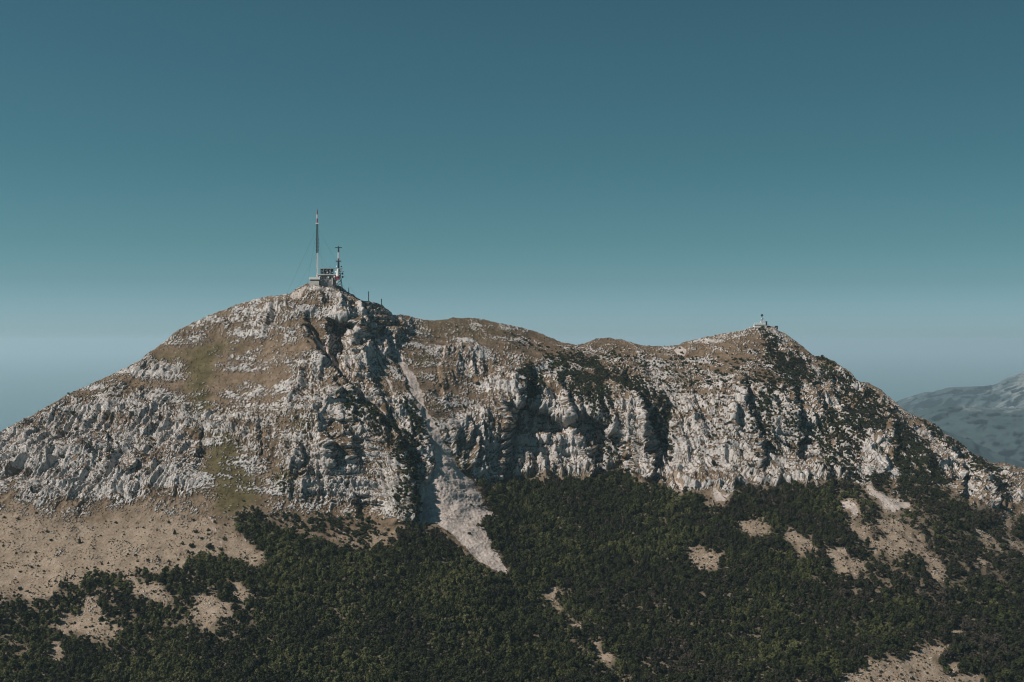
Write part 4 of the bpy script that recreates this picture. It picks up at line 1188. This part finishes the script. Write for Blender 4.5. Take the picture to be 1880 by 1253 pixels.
def broadcast_mast():
    base = summit(582.5, 517)
    def h(py): return (517 - py) * K
    root = empty("broadcast_mast", base, "tall slender guyed broadcast mast with a red and white tip on the main summit", "mast")
    MB().box(-2.5, 2.5, -2.5, 2.5, -6, 1.2).build("footing", CONC, root)
    lattice(MB(), 0, 1.2, 2.6, h(465), 2.6, 13, 0.28).build("lattice_section", WHITE, root, "lower pale lattice section")
    lattice(MB(), 0, h(465), 3.0, h(437), 3.0, 8, 0.3).build("lattice_section", DARKM, root, "dark lattice section")
    lattice(MB(), 0, h(437), 2.6, h(412), 2.2, 7, 0.3).build("lattice_section", DARKM, root, "dark lattice section")
    for k in range(9):
        for sx in (-1, 1):
            z = h(464 - 3.2 * k)
            MB().box(sx * 1.6 - 0.45, sx * 1.6 + 0.45, -1.4, 1.4, z, z + 2.1).bar((sx * 1.6, 0, z + 1), (sx * 3.9, 0, z + 1), 0.14).build("antenna_panel", DARKM if k % 2 else GREYM, root)
    MB().box(-2.6, 2.6, -2.6, 2.6, h(411.5), h(409.5)).build("platform", WHITE, root)
    for a, b_, m, lb in ((409.5, 401.5, REDP, "red band"), (401.5, 394, WHITE, "white band"), (394, 386, REDP, "red band")):
        MB().bar((0, 0, h(a)), (0, 0, h(b_)), 1.05, 1.05 if m is not REDP or b_ > 390 else 0.7, 10).build("tip_section", m, root, lb)
    MB().bar((0, 0, h(386)), (0, 0, h(384)), 0.25, 0.1).build("lightning_rod", DARKM, root)
    for (zpy, gx, gy, dy) in ((418, 527, 536, -30), (462, 545, 532, -34), (418, 560, 540, -60), (418, 655, 548, 10), (462, 640, 540, 8), (418, 600, 540, -70)):
        g = Vector(surf([gx], [gy])[0]) - base
        MB().bar((0, 0, h(zpy)), tuple(g), 0.1, 0.1, 4).build("guy_wire", DARKM, root)

def lattice_tower():
    base = summit(621.5, 527, 2229.0)
    def h(py): return (527 - py) * K
    root = empty("lattice_tower", base, "shorter dark tower with a cross shaped head and dishes beside the station", "tower")
    lattice(MB(), 0, -6, 13.5, h(511), 8.5, 4, 0.3).build("tower_legs", DARKM, root)
    MB().bar((-5.5, -5.5, 0), (-4, -4, h(512)), 0.6, 0.6, 5).build("red_white_leg", REDP, root, "leg painted red and white")
    MB().box(-4.6, 3.0, -4.6, -3.8, h(514), h(506)).build("cladding_panel", REDP, root, "red lower panel")
    MB().bar((-0.8, -3.0, h(508)), (-0.8, -3.0, h(494)), 3.4, 1.5, 8).build("clad_shaft", WHITE, root, "white tapering shaft")
    MB().box(-4.4, -0.5, -4.9, -4.64, h(524), h(516)).build("cladding_panel", WHITE, root, "white panel low on the legs")
    lattice(MB(), 0, h(511), 8.5, h(494), 3.4, 4, 0.26).build("lattice_section", DARKM, root)
    MB().box(-5, 6.5, -3, 3, h(494), h(493)).build("platform", GREYM, root)
    MB().box(1.5, 9.5, -2, 2, h(499.2), h(498.2)).build("platform", WHITE, root, "white side platform")
    lattice(MB(), 0, h(493), 2.6, h(481), 2.4, 5, 0.24).build("lattice_section", DARKM, root)
    MB().bar((0, 0, h(493)), (0, 0, h(481)), 0.8, 0.8, 6).build("pole_core", DARKM, root)
    MB().box(-4.8, 4.8, -1.6, 1.6, h(480.8), h(479)).build("platform", DARKM, root)
    MB().bar((0, 0, h(479)), (0, 0, h(474.8)), 1.35, 1.35, 8).build("tube_section", REDP, root, "red tube section")
    MB().bar((0, 0, h(474.8)), (0, 0, h(463.5)), 1.3, 1.3, 8).build("tube_section", WHITE, root, "white tube section")
    MB().bar((0, 0, h(463.5)), (0, 0, h(453)), 1.5, 1.2, 8).build("tube_section", DARKM, root, "dark tube section")
    MB().box(-6.0, 6.0, -0.6, 0.6, h(455.8), h(454.4)).build("cross_arm", DARKM, root)
    MB().bar((0, 0, h(453)), (0, 0, h(451.5)), 0.4, 0.2, 5).build("lightning_rod", DARKM, root)
    for (dx, py, r) in ((7.0, 503, 1.9), (7.5, 509, 1.8), (4.6, 496, 1.3), (-5, 499, 1.5), (5.2, 490, 1.2), (-3.2, 489, 1.1), (8.2, 499.5, 1.0), (4.0, 516, 1.6)):
        d = MB(); d.dish((dx, -2.2, h(py)), (0.5 if dx > 0 else -0.4, -1, 0), r); d.bar((dx, -2.0, h(py)), (dx * 0.3, 0, h(py)), 0.22, n=4)
        d.build("dish", DARKM if dx > 4.7 else WHITE, root)

def station():
    base = summit(600, 521, 2232.0)
    def X(px): return (px - 600) * K
    def h(py): return (521 - py) * K
    root = empty("transmitter_building", base, "grey concrete transmitter building between the two towers on the main summit", "building")
    y0, y1 = -3.0, 11.0
    MB().box(X(584), X(617), y0, y1, -12, h(505.6)).build("wall", CONC, root)
    MB().box(X(582.5), X(618), y0 - 1.2, y1 + 1, h(505.6), h(504)).build("roof", PALEC, root)
    for i, px in enumerate((588, 592, 596, 606, 611)):
        w = MB().box(X(px), X(px + 2.4), y0 - 0.12, y0 + 0.1, h(513), h(508.5)).build("window", GLASS, root)
        MB().box(X(px) - 0.12, X(px + 2.4) + 0.12, y0 - 0.25, y0 - 0.05, h(513.4), h(513)).build("sill", PALEC, w)
    MB().box(X(601), X(603), y0 - 0.15, y0 + 0.1, h(519.5), h(515)).build("door", DARKM, root)
    MB().box(X(609.5), X(612), y0 - 2.0, y0 - 0.001, h(523), h(511.5)).build("stair_shaft", PALEC, root)
    for px, py, r in ((603, 509, 1.7), (606, 516, 1.3), (597, 519, 1.0), (613.5, 508, 2.0), (590, 516, 1.1)):
        MB().dish((X(px), y0 - 0.6, h(py)), (0.2, -1, 0.1), r).bar((X(px), y0 - 0.6, h(py)), (X(px), y0 + 0.2, h(py)), 0.2, n=4).build("dish", WHITE, root)
    # rack of antennas standing on its roof
    rb = base + Vector((0, 0, h(504) + 0.02))
    rk = empty("antenna_rack", rb, "dark steel rack full of dishes standing on the flat roof of the transmitter building", "antenna rack")
    top = h(493.6) - h(504)
    for px in (588, 594, 600, 606, 612):
        for yy in (-2.5, 6):
            MB().bar((X(px), yy, 0), (X(px), yy, top), 0.35, n=4).build("post", DARKM, rk)
    MB().box(X(584.5), X(614.5), -3.2, 6.6, top, top + 0.9).build("top_rail", PALEC, rk)
    for px in (588, 594, 600, 606):
        MB().box(X(px) + 0.5, X(px + 6) - 0.5, 1.2, 1.6, 0.6, top - 0.4).build("back_panel", DARKM, rk)
    for i, (px, py, r) in enumerate(((601, 500.5, 1.7), (591, 498, 1.3), (595, 501.5, 1.2), (606, 497.5, 1.3), (610, 500.5, 1.2), (598, 497, 1.0), (589.5, 502, 1.0), (605, 502, 0.9))):
        MB().dish((X(px), -1.4, h(py) - h(504)), (0.15 * (i % 3 - 1), -1, 0.05), r).bar((X(px), -1.4, h(py) - h(504)), (X(px), 1.2, h(py) - h(504)), 0.15, n=4).build("dish", WHITE if i in (0, 3) else GREYM, rk)
    for px, ln in ((591, 1.8), (597, 2.5), (600, 2), (606.5, 9), (609, 3), (612.5, 5)):
        MB().bar((X(px), 0, top + 0.9), (X(px), 0, top + 0.9 + ln), 0.12, 0.06, 4).build("whip_antenna", DARKM, rk)
    # flat roofed pavilion on the left
    hb = summit(577, 520, 2228.0)
    def XX(px): return (px - 577) * K
    def hh(py): return (520 - py) * K
    hut = empty("flat_roofed_pavilion", hb, "low white flat roofed pavilion at the left end of the summit station", "building")
    MB().box(XX(568.6), XX(586), -3, 9, -10, hh(516.2)).build("plinth", PALEC, hut)
    MB().box(XX(570), XX(586), -2.0, 8, hh(516.2), hh(513.6)).build("wall", CONC, hut)
    for i in range(3):
        MB().box(XX(570.4 + i * 2.4), XX(572.4 + i * 2.4), -2.15, -1.9, hh(516.0), hh(513.8)).build("window", BROWN, hut)
    MB().box(XX(567.8), XX(588), -4, 9.6, hh(513.6), hh(509.2)).build("roof", WHITE, hut)
    MB().box(XX(586), XX(588.5), -3.6, -1, hh(509.2), hh(507.6)).build("roof_box", WHITE, hut)

def pole(px, py, top, label, arms=True):
    p = Vector(surf([px], [py])[0])
    H = (py - top) * p.y / F
    root = empty("pole", p, label, "pole", "poles down the ridge right of the summit")
    MB().bar((0, 0, -1.0), (0, 0, H), 0.85, 0.6, 8).build("shaft", WOOD, root)
    if arms:
        MB().box(-1.5, 1.5, -0.25, 0.25, H * 0.86, H * 0.86 + 0.5).build("cross_arm", WOOD, root)
        MB().box(-0.9, 0.9, -0.8, -0.3, H * 0.55, H * 0.75).build("equipment_box", DARKM, root)

def right_station():
    Y = 2553.0
    k = Y / F
    base = Vector(ray(1395, 599, Y))
    def X(px): return (px - 1395) * k
    def h(py): return (599 - py) * k
    t = empty("summit_terrace", base, "small white walled terrace with gaps along its parapet on the right summit", "terrace")
    MB().box(X(1384.5), X(1405), -3, 8, -10, h(596)).build("wall", WHITE, t)
    for px in (1384.5, 1387.6, 1390.6, 1393.6, 1397, 1400.6, 1403.4):
        MB().box(X(px), X(px + 1.7), -3, -2.0, h(596), h(592.6)).build("merlon", WHITE, t)
    MB().box(X(1384), X(1411), -3.6, 8.4, h(597.4), h(596.6)).build("ledge", CONC, t)
    MB().box(X(1397), X(1405), 0, 7, h(592.6), h(590.4)).build("roof", PALEC, t)
    MB().box(X(1376), X(1388), -2.4, 4, -14, h(600.6)).build("ramp", PALEC, t)
    MB().box(X(1402), X(1407), -3.7, -3.2, -8, h(598)).build("buttress", PALEC, t)
    m = empty("antenna_pole", base + Vector((X(1399.2), 1.0, h(590.4) + 0.02)), "dark antenna pole with a round drum at its top above the white terrace", "mast")
    z0 = h(590.4)
    MB().bar((0, 0, 0), (0, 0, h(581) - z0), 0.55, 0.45, 8).build("shaft", DARKM, m)
    MB().bar((0, -1.1, h(579.4) - z0), (0, 1.1, h(579.4) - z0), 2.5, 2.5, 14).build("drum", DARKM, m)
    MB().dish((1.4, -0.6, h(586) - z0), (0.5, -1, 0), 1.2).build("dish", DARKM, m)
    MB().dish((-1.2, -0.6, h(584.8) - z0), (-0.5, -1, 0), 1.0).build("dish", WHITE, m)
    MB().box(-3.0, 2.4, -0.3, 0.3, h(590.2) - z0, h(589.6) - z0).build("cross_arm", WHITE, m)
    s = empty("dark_cabin", base + Vector((X(1407), 0, h(596.4))), "narrow dark cabin at the right end of the white terrace", "cabin")
    MB().box(-1.4, 1.4, -2.0, 1.6, -3, h(590.6) - h(596)).build("wall", DARKM, s)
    MB().box(-1.7, 1.7, -2.3, 1.9, h(590.6) - h(596), h(590) - h(596)).build("roof", DARKM, s)
    p = Vector(surf([1425], [604])[0])
    c = empty("stone_hut", p, "small dark hut with a white side wall just below the right summit", "hut")
    MB().box(-2.8, 2.6, -2.4, 2.4, -2, 4.6).build("wall", DARKM, c)
    MB().box(-3.0, 2.8, -2.7, 2.7, 4.6, 5.2).build("roof", DARKM, c)
    MB().box(2.605, 4.0, -2.2, 2.0, -2, 2.6).build("side_wall", WHITE, c)
    MB().box(-0.6, 0.6, -2.5, -2.35, 0, 2.2).build("door", GREYM, c)

def boulder(px, py, r, label, seed):
    rng = np.random.default_rng(seed)
    p = surf([px], [py])[0]
    vs, fs = [tuple(v * r * rng.uniform(0.75, 1.15) * np.array([1.2, 1.0, 0.85])) for v in IV], list(IF)
    me = bpy.data.meshes.new("boulder"); me.from_pydata(vs, [], fs); me.materials.append(ROCKM)
    o = bpy.data.objects.new("boulder", me); COL.objects.link(o)
    o.location = (p[0], p[1] - r * 0.3, p[2] + r * 0.35); o.rotation_euler = (rng.uniform(0, 1), rng.uniform(0, 1), rng.uniform(0, 6))
    tag(o, label, "boulder")

broadcast_mast()
lattice_tower()
station()
pole(675.5, 553, 535, "dark pole standing on the ridge, the tallest of the poles right of the summit")
pole(698.5, 559.5, 548, "dark pole farthest down the ridge right of the summit")
pole(640, 536, 527, "short dark pole nearest the lattice tower on the ridge", False)
right_station()
boulder(1277, 834, 4.2, "big white boulder on the tan ledge of the right cliffs", 3)
boulder(930, 1053, 2.4, "white boulder at the very tip of the scree tongue", 5)
boulder(913, 1063, 1.9, "small white boulder in the trees just left of the scree tip", 6)
boulder(1671, 938, 1.6, "white boulder just below the right end of the grey scree patch", 8)
boulder(1120, 1190, 2.0, "white boulder beside the straw gap in the lower middle of the wood", 9)
boulder(1578, 1004, 1.8, "pale boulder among bushes above the straw gap on the right", 10)
